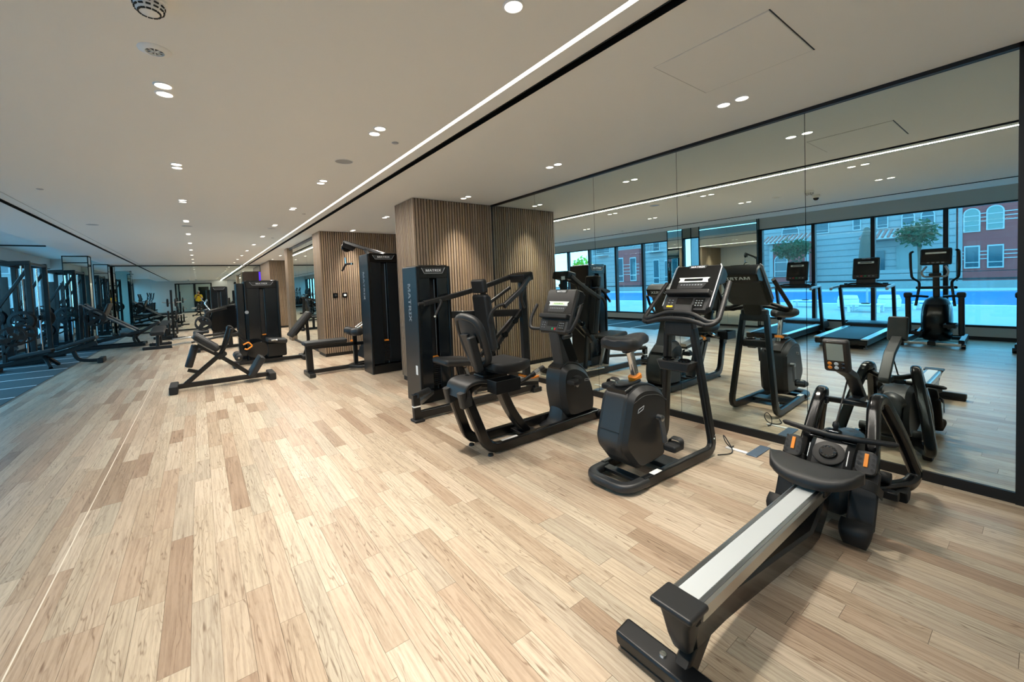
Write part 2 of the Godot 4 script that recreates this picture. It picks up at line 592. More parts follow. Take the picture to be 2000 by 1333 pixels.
# ---------------------------------------------------------------- floor
func build_floor() -> void:
	var grain := [wood_image(320, 900, 5, Color(0.50, 0.43, 0.37), Color(0.93, 0.90, 0.85), 1.0), wood_image(320, 900, 23, Color(0.53, 0.45, 0.39), Color(0.93, 0.89, 0.84), 0.6)]
	var tints := [Color(0.815, 0.785, 0.735), Color(0.77, 0.73, 0.675), Color(0.735, 0.68, 0.62), Color(0.665, 0.60, 0.54), Color(0.745, 0.72, 0.675), Color(0.785, 0.745, 0.69)]
	var pm := []
	for k in 12:
		pm.append(mat("plank_%d" % k, tints[k % 6], 0.36, 0.0, {"albedo_texture": grain[k / 6], "metallic_specular": 0.45}))
	var fl := struct("floor")
	mat("floor_joint", Color(0.50, 0.43, 0.36), 0.7)
	mat("subfloor", Color(0.42, 0.36, 0.30), 0.8)
	slab(fl, "subfloor", V(-4.3, -0.2, ZE - 0.2), V(4.0, -0.004, ZB + 0.2), M.subfloor)
	# strips 0.1 m wide, laid along the room
	var planks := []
	var w := 0.1
	var x := -4.1
	while x < 3.82:
		var z := ZB + 0.1 + rng.randf() * 0.8
		while z > ZE:
			var l := [0.45, 0.6, 0.75, 0.9, 1.05][rng.randi_range(0, 4)] as float
			var z1 := z - l
			var ok := x > -2.25 or z1 > -6.3
			if x < -2.25 and z1 <= -6.3 and z > -6.3:
				z1 = -6.3
				ok = true
			var tone := [0, 0, 1, 1, 2, 2, 3, 4, 5, 5][rng.randi_range(0, 9)] as int
			if rng.randf() < 0.5: tone += 6
			if ok and z > -20.9: planks.append([x, z, z1, tone, rng.randf(), rng.randf(), 0.0])
			z -= l
		x += w
	var cam := V(0, 1.4, 0)
	for q in planks:
		var c := V(q[0] + 0.05, 0, (q[1] + q[2]) * 0.5)
		var dir := c - cam
		var fwd := dir.dot(V(0.5948679, -0.0382615, -0.8029124))
		var px := 979.5 + 796.7 * dir.dot(V(0.8020024, -0.0389482, 0.5960497)) / maxf(fwd, 0.1)
		var py := 584.3 + 796.7 * dir.dot(V(-0.0540777, -0.9985084, 0.0075168)) / maxf(fwd, 0.1)
		if fwd > 0.3 and px > -60 and px < 2060 and py < 1420:
			q[6] = (q[1] - q[2]) / pow(fwd, 3.0)
	planks.sort_custom(func(a, b): return a[6] > b[6])
	var rest := []
	for k in 12: rest.append(MB.new())
	for i in planks.size():
		var q: Array = planks[i]
		var mb: MB = MB.new() if i < 298 else rest[q[3]]
		var g := 0.0006
		var lo := V(q[0] + g, -0.01, q[2] + g); var hi := V(q[0] + w - g, 0.0, q[1] - g)
		var u0 := Vector2(q[4] * 0.66, q[5] * 0.4); var u1 := u0 + Vector2(0.34, (hi.z - lo.z) * 0.55)
		var o := Vector3.ZERO
		if i < 298:
			o = V(q[0] + 0.05, 0, (q[1] + q[2]) * 0.5)
		mb.quad(V(lo.x, hi.y, lo.z) - o, V(hi.x, hi.y, lo.z) - o, hi - o, V(lo.x, hi.y, hi.z) - o, Vector3.UP, u0, u1)
		mb.quad(V(lo.x, lo.y, lo.z) - o, V(lo.x, hi.y, lo.z) - o, V(lo.x, hi.y, hi.z) - o, V(lo.x, lo.y, hi.z) - o, Vector3.LEFT, u0, u0)
		mb.quad(V(hi.x, lo.y, lo.z) - o, V(hi.x, hi.y, lo.z) - o, V(hi.x, hi.y, hi.z) - o, V(hi.x, lo.y, hi.z) - o, Vector3.RIGHT, u0, u0)
		mb.quad(V(lo.x, lo.y, hi.z) - o, V(hi.x, lo.y, hi.z) - o, V(hi.x, hi.y, hi.z) - o, V(lo.x, hi.y, hi.z) - o, Vector3.BACK, u0, u0)
		mb.quad(V(lo.x, lo.y, lo.z) - o, V(hi.x, lo.y, lo.z) - o, V(hi.x, hi.y, lo.z) - o, V(lo.x, hi.y, lo.z) - o, Vector3.FORWARD, u0, u0)
		if i < 298:
			var pl := meshed(fl, "plank", mb.mesh(), pm[q[3]])
			pl.position = o
	# the rest of the strips, joined
	var am := ArrayMesh.new()
	for k in 12:
		var one: ArrayMesh = rest[k].mesh()
		am.add_surface_from_arrays(Mesh.PRIMITIVE_TRIANGLES, one.surface_get_arrays(0))
		am.surface_set_material(k, pm[k])
	var ro := MeshInstance3D.new()
	ro.name = "planks"
	ro.mesh = am
	fl.add_child(ro)
	ro.set_meta("kind", "stuff")
	# pale welded joint between two sheets
	mat("weld", Color(0.88, 0.84, 0.77), 0.5)
	slab(fl, "weld_line", V(-0.664, -0.002, -9.0), V(-0.658, 0.0008, ZB), M.weld, "pale joint line in the wood floor")

	# turf lanes along the windows
	var tn := noise(3, 0.9, 3)
	var ti := Image.create(128, 128, false, Image.FORMAT_RGB8)
	for y in 128:
		for xx in 128:
			var k := tn.get_noise_2d(xx, y) * 0.5 + 0.5
			ti.set_pixel(xx, y, Color(0.16, 0.22, 0.24).lerp(Color(0.30, 0.37, 0.38), k))
	mat("turf", Color(1, 1, 1), 0.9, 0.0, {"albedo_texture": ImageTexture.create_from_image(ti), "uv1_triplanar": true, "uv1_scale": V(2, 2, 2)})
	var tf := struct("floor_turf")
	tag(tf, "dark grey-green turf lanes with white lines along the windows")
	tf.position = V(-3.175, 0, -13.5)
	slab(tf, "turf", V(-0.925, -0.004, ZE + 13.5), V(0.925, 0.0, 7.2), M.turf)
	var ln := MB.new().cube(V(0, 0.0, 0), V(1.84, 0.002, 0.04)).mesh()
	for k in 13:
		var o := meshed(tf, "lane_line", ln, M.white)
		o.position.z = 6.4 - k * 1.0
	# floor outlets by the mirror
	for q in [[3.36, -1.40, "upright bike"], [3.34, -3.46, "shoulder press"]]:
		var fo := thing("floor_outlet", "blue-grey floor outlet cover with white cable strip by the %s" % q[2], "outlet", V(q[0], 0, q[1]))
		part(fo, "cover", MB.new().rbox(V(0.10, 0.004, 0.04), V(0.26, 0.008, 0.075), 0.002), M.floor_box)
		part(fo, "strip", MB.new().rbox(V(0.0, 0.004, -0.08), V(0.035, 0.008, 0.16), 0.002), M.white)

# ---------------------------------------------------------------- ceiling
func build_ceiling() -> void:
	var c := struct("ceiling")
	var zs := [ZE - 0.2, ZB + 0.2]
	for q in [[-2.66, -1.862], [-1.812, -1.702], [-1.690, 1.598], [1.632, 1.75], [1.806, 4.0]]:
		if q[0] == 1.806:
			# gaps of two access hatches
			slab(c, "panel", V(q[0], H, zs[0]), V(q[1], H + 0.2, zs[1]), M.ceiling_paint)
		else:
			slab(c, "panel", V(q[0], H, zs[0]), V(q[1], H + 0.2, zs[1]), M.ceiling_paint)
	slab(c, "slot", V(-1.862, H + 0.04, zs[0]), V(-1.812, H + 0.2, zs[1]), M.slot_black)
	slab(c, "slot", V(-1.702, H + 0.01, zs[0]), V(-1.690, H + 0.2, zs[1]), M.slot_black)
	slab(c, "slot", V(1.75, H + 0.05, zs[0]), V(1.806, H + 0.2, zs[1]), M.slot_black)
	slab(c, "led_cover", V(1.598, H + 0.02, zs[0]), V(1.632, H + 0.2, zs[1]), M.ceiling_paint)
	slab(c, "raised_panel", V(-4.3, 2.85, zs[0]), V(-2.62, 3.0, zs[1]), M.ceiling_paint)
	for k in 2:
		slab(c, "slot_edge", V([1.748, 1.8055][k], H - 0.006, zs[0]), V([1.7505, 1.808][k], H + 0.05, zs[1]), M.black_metal)
		slab(c, "slot_edge", V([-1.864, -1.8125][k], H - 0.006, zs[0]), V([-1.8615, -1.810][k], H + 0.04, zs[1]), M.black_metal)
	# long LED strip
	var led := thing("led_strip_light", "long white LED strip let into the ceiling", "light", V(1.615, H, 0))
	for k in 5:
		slab(led, "diffuser", V(-0.0155, 0.001, ZE + 0.02 + 4.444 * k), V(0.0155, 0.011, ZE + 0.02 + 4.444 * (k + 1) - 0.001), M.led)

	# twin downlights
	var d0: Node3D
	var rows := []
	for k in 12:
		var z := -1.37 - 1.782 * k
		rows.append([-0.1, z, "left"])
		rows.append([1.19, z, "mid"])
	for q in [[3.12, -1.36, "above the upright bike"], [3.1, -3.16, "above the recumbent bike"], [3.09, -4.92, "lighting the slatted pillar by the mirror"], [2.68, -6.9, "above the cable row machine"], [2.66, -8.72, "lighting the slatted column with switches"], [2.28, -15.5, "in the recess before the far column"], [2.28, -17.3, "lighting the far slatted column"]]:
		rows.append([q[0], q[1], "right", q[2]])
	for q in rows:
		var lab := {"left": "twin recessed downlight in the ceiling row above the open floor", "mid": "twin recessed downlight in the row beside the LED strip", "right": "twin recessed downlight " + (q[3] if q.size() > 3 else "")}[q[2]] as String
		var n: Node3D
		if d0 == null:
			d0 = downlight()
			n = d0
			tag(n, lab)
			n.set_meta("group", "downlights, " + q[2] + " row")
			n.position = V(q[0], H, q[1])
		else:
			n = copy(d0, V(q[0], H, q[1]), 0.0, lab, "downlights, " + q[2] + " row")

	# other fittings
	var sd := thing("smoke_detector", "white dome smoke detector with slotted sides on the ceiling", "detector", V(-0.1, H, -2.23))
	part(sd, "base", MB.new().lathe([Vector2(0, -0.001), Vector2(0.062, -0.001), Vector2(0.062, -0.018), Vector2(0.055, -0.022), Vector2(0.0, -0.022)], Transform3D(), 28), M.white)
	part(sd, "dome", MB.new().lathe([Vector2(0.052, -0.02), Vector2(0.05, -0.034), Vector2(0.042, -0.05), Vector2(0.026, -0.058), Vector2(0.0, -0.06)], Transform3D(), 28), M.white)
	for rI in 3:
		var sl := MB.new()
		for k in 12:
			var a := TAU * k / 12.0
			var rad := [0.0515, 0.048, 0.036][rI] as float
			sl.cube(V(cos(a) * rad, [-0.028, -0.042, -0.0545][rI], sin(a) * rad), V(0.006, 0.005, 0.016), Basis(Vector3.UP, -a))
		part(sd, "slot_row", sl, M.slot_black)
	var vent := thing("ceiling_vent", "round white recessed ceiling fitting with dark spoked centre", "vent", V(-0.11, H, -2.67))
	part(vent, "ring", MB.new().lathe([Vector2(0.036, -0.001), Vector2(0.038, -0.012), Vector2(0.066, -0.004), Vector2(0.068, -0.0)], Transform3D(), 28), M.white)
	part(vent, "grille", MB.new().lathe([Vector2(0.0, -0.006), Vector2(0.02, -0.006), Vector2(0.037, -0.003)], Transform3D(), 20), M.graphite_plastic)
	var spoke := MB.new()
	for k in 8: spoke.cube(V(cos(TAU * k / 8.0) * 0.02, -0.008, sin(TAU * k / 8.0) * 0.02), V(0.03, 0.004, 0.004), Basis(Vector3.UP, -TAU * k / 8.0))
	part(vent, "spokes", spoke, M.white)
	for q in [[1.186, -4.05], [1.2, -8.95], [-0.1, -9.1], [-1.34, -9.4]]:
		var sp := thing("ceiling_speaker", "flat round grey speaker grille flush with the ceiling", "speaker", V(q[0], H, q[1]), 0.0, "flush ceiling speakers")
		part(sp, "grille", MB.new().lathe([Vector2(0.0, -0.003), Vector2(0.078, -0.003)], Transform3D(), 24), M.silver_plastic)
		part(sp, "rim", MB.new().lathe([Vector2(0.078, -0.003), Vector2(0.08, -0.006), Vector2(0.086, -0.001)], Transform3D(), 24), M.white)
	for q in [[1.409, -3.33], [1.41, -7.1], [1.41, -10.5], [-1.33, -6.6]]:
		var sk := thing("sprinkler", "small white concealed sprinkler plate in the ceiling", "sprinkler", V(q[0], H, q[1]), 0.0, "ceiling sprinklers")
		part(sk, "plate", MB.new().lathe([Vector2(0.0, -0.008), Vector2(0.024, -0.007), Vector2(0.028, -0.003), Vector2(0.03, -0.001)], Transform3D(), 18), M.silver_plastic)
	for q in [[-0.58, -2.28]]:
		var dc := thing("dome_camera", "white dome camera with black eye under the ceiling", "camera", V(q[0], H, q[1]), 0.0)
		part(dc, "housing", MB.new().lathe([Vector2(0.0, -0.001), Vector2(0.055, -0.001), Vector2(0.055, -0.03), Vector2(0.046, -0.045), Vector2(0.04, -0.045)], Transform3D(), 22), M.white)
		part(dc, "dome", MB.new().lathe([Vector2(0.04, -0.044), Vector2(0.034, -0.068), Vector2(0.018, -0.082), Vector2(0.0, -0.085)], Transform3D(), 22), M.screen_black)
	var hatch := thing("access_hatch", "flush square access hatch outlined in the white ceiling", "hatch", V(2.51, H, -1.095))
	part(hatch, "panel", MB.new().rbox(V(0, 0.0, 0), V(0.592, 0.006, 0.592), 0.001), M.ceiling_paint)
	var gap := MB.new()
	gap.cube(V(0, -0.0005, 0.302), V(0.61, 0.002, 0.006))
	part(hatch, "joint", gap, M.slot_black)
	mat("hatch_joint", Color(0.74, 0.735, 0.715), 0.9)
	part(hatch, "fine_joint", MB.new().cube(V(0, -0.0003, -0.301), V(0.605, 0.0015, 0.0025)).cube(V(0.301, -0.0003, 0), V(0.0025, 0.0015, 0.605)).cube(V(-0.301, -0.0003, 0), V(0.0025, 0.0015, 0.605)), M.hatch_joint)
	# black rails where the columns meet the ceiling edge
	var rl := thing("ceiling_rail", "thin black rail under the ceiling edge near the windows", "rail", V(-3.35, 2.63, -13.25))
	part(rl, "rail", MB.new().rbox(V(0, -0.015, 0), V(1.4, 0.03, 0.04), 0.003), M.black_metal)

func downlight() -> Node3D:
	var d := thing("downlight", "", "light")
	for s in [-1, 1]:
		var z: float = 0.062 * s
		var h := Transform3D(Basis(), V(0, 0, z))
		part(d, "trim_ring", MB.new().lathe([Vector2(0.038, -0.001), Vector2(0.040, -0.006), Vector2(0.047, -0.004), Vector2(0.049, 0.0)], h, 18), M.white)
		part(d, "lamp", MB.new().lathe([Vector2(0.0, -0.0025), Vector2(0.039, -0.0025)], h, 16), M.lamp_glow)
		var sl := SpotLight3D.new()
		sl.name = "lamp_light"
		d.add_child(sl, true)
		sl.position = V(0, -0.008, z)
		sl.rotation_degrees.x = -90
		sl.light_color = Color(1.0, 0.965, 0.91)
		sl.light_energy = SPOT
		sl.spot_angle = 36.0
		sl.spot_angle_attenuation = 1.0
		sl.spot_range = 14.0
		sl.spot_attenuation = 2.0
		sl.light_size = 0.035
		sl.shadow_enabled = true
	return d

# ---------------------------------------------------------------- machine pieces
const SIDE := Vector3(0, 0, 1)

func rotz(a: float) -> Basis:
	return Basis(Vector3(0, 0, 1), deg_to_rad(a))

# padded cushion: soft rounded block
func pad(p: Node, called: String, c: Vector3, s: Vector3, b := Basis(), r := 0.03, m: Material = null, label := "") -> MeshInstance3D:
	return part(p, called, MB.new().rbox(c, s, r, b, 4), m if m else M.vinyl, label)

func roller(p: Node, c: Vector3, l: float, r: float, axis := Vector3(0, 0, 1), m: Material = null) -> MeshInstance3D:
	var b := Basis(Quaternion(Vector3.UP, axis))
	return part(p, "roller_pad", MB.new().lathe([Vector2(0, -l * 0.5), Vector2(r * 0.8, -l * 0.5), Vector2(r, -l * 0.5 + r * 0.25), Vector2(r, l * 0.5 - r * 0.25), Vector2(r * 0.8, l * 0.5), Vector2(0, l * 0.5)], Transform3D(b, c), 18), m if m else M.vinyl)

func disc(p: Node, called: String, c: Vector3, r: float, th: float, axis: Vector3, m: Material, hole := 0.0) -> MeshInstance3D:
	var b := Basis(Quaternion(Vector3.UP, axis.normalized()) if axis.normalized().dot(Vector3.UP) > -0.999 else Quaternion(Vector3.RIGHT, PI))
	return part(p, called, MB.new().lathe([Vector2(hole, -th * 0.5), Vector2(r * 0.94, -th * 0.5), Vector2(r, -th * 0.3), Vector2(r, th * 0.3), Vector2(r * 0.94, th * 0.5), Vector2(hole, th * 0.5)], Transform3D(b, c), 24), m)

func plate(p: Node, c: Vector3, r: float, th: float, axis: Vector3) -> MeshInstance3D:
	# weight disc with three hand holes
	var mb := MB.new()
	var b := Basis(Quaternion(Vector3.UP, axis.normalized()))
	var xf := Transform3D(b, c)
	mb.lathe([Vector2(r * 0.88, -th * 0.5), Vector2(r, -th * 0.35), Vector2(r, th * 0.35), Vector2(r * 0.88, th * 0.5), Vector2(r * 0.8, th * 0.5), Vector2(r * 0.8, -th * 0.5), Vector2(r * 0.88, -th * 0.5)], xf, 24)
	mb.lathe([Vector2(0.0, -th * 0.45), Vector2(r * 0.34, -th * 0.45), Vector2(r * 0.36, 0), Vector2(r * 0.34, th * 0.45), Vector2(0, th * 0.45)], xf, 18)
	for k in 3:
		var a := TAU * k / 3.0
		mb.cube(xf * V(cos(a) * r * 0.58, 0, sin(a) * r * 0.58), V(r * 0.5, th * 0.7, r * 0.42), b * Basis(Vector3.UP, -a))
	return part(p, "weight_disc", mb, M.rubber)

# weight stack housing; front face at +z of its own centre, base on y 0
func tower(p: Node3D, at: Vector3, w: float, d: float, h: float, turn := 0.0, lettered := true) -> Node3D:
	var t := Node3D.new()
	t.name = "weight_tower"
	p.add_child(t, true)
	t.position = at
	t.rotation.y = turn
	for s in [-1, 1]:
		part(t, "side_panel", MB.new().rbox(V(s * (w * 0.5 - 0.02), h * 0.5, 0), V(0.04, h, d), 0.012, Basis(), 2), M.black_coat)
	part(t, "base", MB.new().rbox(V(0, 0.07, 0), V(w - 0.08, 0.14, d - 0.03), 0.01), M.black_coat)
	part(t, "back", MB.new().rbox(V(0, h * 0.5, -d * 0.5 + 0.02), V(w - 0.08, h - 0.04, 0.03), 0.004), M.shroud_dark)
	# front shrouds either side of a dark slot
	for s in [-1, 1]:
		part(t, "shroud", MB.new().rbox(V(s * (w * 0.25 + 0.005), h * 0.5 + 0.02, d * 0.5 - 0.025), V(w * 0.5 - 0.085, h - 0.28, 0.016), 0.006), M.shroud)
	part(t, "slot_back", MB.new().rbox(V(0, h * 0.5 + 0.02, d * 0.5 - 0.13), V(0.16, h - 0.24, 0.01), 0.003), M.graphite_plastic)
	part(t, "cap", MB.new().extrude(P2([-w * 0.5 + 0.03, h - 0.15, w * 0.5 - 0.03, h - 0.15, w * 0.5 - 0.03, h - 0.005, w * 0.5 - 0.05, h + 0.012, -w * 0.5 + 0.05, h + 0.012, -w * 0.5 + 0.03, h - 0.005]), -d * 0.5 + 0.02, d * 0.5 - 0.01, Transform3D(), 0.01), M.black_gloss)
	part(t, "name_plate", MB.new().extrude(P2([-w * 0.34, h - 0.02, w * 0.34, h - 0.02, w * 0.26, h - 0.085, -w * 0.26, h - 0.085]), d * 0.5 - 0.012, d * 0.5 - 0.004, Transform3D(), 0.003), M.graphite_plastic)
	var trim := MB.new().tube([V(-w * 0.34, h - 0.02, d * 0.5 - 0.004), V(-w * 0.26, h - 0.087, d * 0.5 - 0.004), V(w * 0.26, h - 0.087, d * 0.5 - 0.004), V(w * 0.34, h - 0.02, d * 0.5 - 0.004)], 0.0035, 6)
	part(t, "plate_trim", trim, M.silver_plastic)
	for s in [-1, 1]:
		part(t, "guide_rod", MB.new().tube([V(s * 0.045, 0.14, d * 0.5 - 0.09), V(s * 0.045, h - 0.16, d * 0.5 - 0.09)], 0.008, 8), M.steel)
	var n := 14
	var me := MB.new().rbox(V(0, 0, 0), V(0.15, 0.021, 0.09), 0.003).mesh()
	for k in n:
		var o := meshed(t, "weight_plate", me, M.weight_grey)
		o.position = V(0, 0.2 + k * 0.024, d * 0.5 - 0.085)
	part(t, "selector_pin", MB.new().rbox(V(0, 0.2 + n * 0.024, d * 0.5 - 0.05), V(0.075, 0.028, 0.05), 0.008), M.orange, "orange weight selector")
	if lettered:
		text(t, "lettering", "MATRIX", 0.075, M.letter_grey, V(-w * 0.5 - 0.0005, h * 0.74, -0.01), Basis(V(0, -1, 0), V(0, 0, 1), V(-1, 0, 0)), 1.25)
		text(t, "lettering", "MATRIX", 0.03, M.letter_white, V(0, h - 0.053, d * 0.5 - 0.0035), Basis(), 1.4)
	return t

# bike console; face centre line runs from lo to hi (x, y), width along z
func console(p: Node3D, lo: Vector2, hi: Vector2, w: float, silver: bool) -> Node3D:
	var c := Node3D.new()
	c.name = "console"
	p.add_child(c, true)
	var up := V(hi.x - lo.x, hi.y - lo.y, 0)
	var l := up.length()
	var vv := up.normalized()
	var uu := V(0, 0, 1)
	var ww := uu.cross(vv)
	c.transform = Transform3D(Basis(uu, vv, ww), V((lo.x + hi.x) * 0.5, (lo.y + hi.y) * 0.5, 0))
	var a := w * 0.5; var b := l * 0.5
	var shape := P2([-a, -b + 0.04, -a + 0.035, -b, a - 0.035, -b, a, -b + 0.04, a * 0.97, b - 0.03, a * 0.9, b, -a * 0.9, b, -a * 0.97, b - 0.03])
	part(c, "shell", MB.new().extrude(shape, -0.055, 0.0, Transform3D(), 0.014), M.charcoal_plastic)
	# hood at the back, thicker towards the top
	part(c, "back_hood", MB.new().extrude(P2([0.0, b - 0.16, -0.055, b - 0.16, -0.12, b - 0.1, -0.12, b - 0.02, -0.07, b + 0.004, 0.0, b]), -a * 0.93, a * 0.93, Transform3D(Basis(V(0, 0, 1), V(0, 1, 0), V(-1, 0, 0)), V(0, 0, -0.02)), 0.01), M.black_coat)
	part(c, "back_panel", MB.new().rbox(V(0, -b * 0.25, -0.06), V(w * 0.84, l * 0.62, 0.03), 0.01), M.graphite_plastic)
	if silver:
		for s in [-1, 1]:
			part(c, "edge_trim", MB.new().tube([V(s * a * 0.99, -b + 0.05, 0.0), V(s * a * 0.965, b - 0.03, 0.0), V(s * a * 0.89, b - 0.002, 0.0)], 0.005, 6), M.silver_plastic)
	part(c, "face_panel", MB.new().extrude(P2([-a * 0.93, -b * 0.12, a * 0.93, -b * 0.12, a * 0.9, b * 0.93, -a * 0.9, b * 0.93]), 0.0, 0.004, Transform3D(), 0.001), M.shroud_dark)
	part(c, "name_tab", MB.new().extrude(P2([-0.085, b * 0.96, 0.085, b * 0.96, 0.065, b * 0.80, -0.065, b * 0.80]), 0.003, 0.008, Transform3D(), 0.002), M.graphite_plastic)
	text(c, "lettering", "MATRIX", 0.016, M.letter_white, V(0, b * 0.88, 0.0085), Basis(), 1.5)
	text(c, "lettering", "MATRIX", 0.034, M.letter_white, V(0, b - 0.062, -0.1412), Basis(V(-1, 0, 0), V(0, 1, 0), V(0, 0, -1)), 1.5)
	# display window in a pale bracket
	part(c, "display_bracket", MB.new().extrude(P2([-a * 0.66, b * 0.42, a * 0.66, b * 0.42, a * 0.58, b * 0.34, a * 0.62, b * 0.22, -a * 0.62, b * 0.22, -a * 0.58, b * 0.34]), 0.003, 0.008, Transform3D(), 0.001), M.led_window)
	part(c, "display", MB.new().rbox(V(0, b * 0.32, 0.0085), V(a * 0.78, 0.022, 0.003), 0.001), M.screen_black if silver else M.lcd_lit)
	if not silver:
		text(c, "display_text", "1 2 3 4 5 6", 0.012, M.screen_black, V(0, b * 0.32, 0.0105), Basis(), 1.6)
	part(c, "legend_panel", MB.new().extrude(P2([-a * 0.62, b * 0.2, a * 0.6, b * 0.2, a * 0.45, -b * 0.06, -a * 0.62, -b * 0.06]), 0.003, 0.006, Transform3D(), 0.001), M.graphite_plastic)
	for k in 8:
		part(c, "legend_mark", MB.new().cube(V(-a * 0.45 + k * a * 0.12, b * 0.11, 0.0068), V(a * 0.07, 0.011, 0.001)), M.letter_grey)
	part(c, "ledge", MB.new().rbox(V(0, -b * 0.28, 0.025), V(w * 0.92, 0.045, 0.055), 0.012, Basis(), 3), M.rubber)
	# lower keypad
	part(c, "keypad", MB.new().extrude(P2([-a * 0.93, -b * 0.42, a * 0.93, -b * 0.42, a * 0.88, -b * 0.93, -a * 0.88, -b * 0.93]), 0.0, 0.006, Transform3D(), 0.002), M.graphite_plastic)
	part(c, "keypad_display", MB.new().rbox(V(-0.015, -b * 0.58, 0.007), V(w * 0.33, l * 0.13, 0.004), 0.001), M.shroud_dark)
	part(c, "number_keys", MB.new().rbox(V(a * 0.55, -b * 0.66, 0.007), V(w * 0.2, l * 0.2, 0.004), 0.002), M.shroud_dark)
	var key := MB.new().rbox(V(0, 0, 0), V(0.012, 0.009, 0.004), 0.001).mesh()
	for i in 3:
		for j in 3:
			var o := meshed(c, "key", key, M.letter_grey)
			o.position = V(a * 0.55 + (i - 1) * 0.022, -b * 0.66 + (j - 1) * 0.022, 0.010)
	for i in 2:
		for j in 3:
			var o := meshed(c, "key", key, M.letter_grey)
			o.position = V(-a * 0.72 + i * 0.03, -b * 0.56 - j * 0.025, 0.009)
	if silver:
		part(c, "workout_key", MB.new().rbox(V(-a * 0.64, -b * 0.82, 0.009), V(0.055, 0.018, 0.006), 0.003), M.yellow)
		part(c, "go_key", MB.new().rbox(V(-0.015, -b * 0.82, 0.009), V(0.045, 0.026, 0.006), 0.003), M.yellow)
		part(c, "stop_key", MB.new().rbox(V(0.036, -b * 0.82, 0.009), V(0.034, 0.026, 0.006), 0.003), M.red)
	else:
		part(c, "go_key", MB.new().rbox(V(0.0, -b * 0.82, 0.009), V(0.026, 0.022, 0.006), 0.003), M.green)
		part(c, "stop_key", MB.new().rbox(V(0.034, -b * 0.82, 0.009), V(0.022, 0.022, 0.006), 0.003), M.red)
	return c

func pedal(p: Node3D, at: Vector3, s: float) -> void:
	var o := part(p, "pedal", MB.new().rbox(at, V(0.12, 0.045, 0.095), 0.016, Basis(), 3), M.rubber)
	var st := MB.new().sweep(MB.fillet([at + V(0.02, -0.012, -0.045), at + V(0.035, 0.05, -0.045), at + V(0.035, 0.05, 0.045), at + V(0.02, -0.012, 0.045)], 0.03), MB.rr(0.045, 0.004, 0.0015, 1), Vector3(1, 0.2, 0))
	part(o, "strap", st, M.rubber)

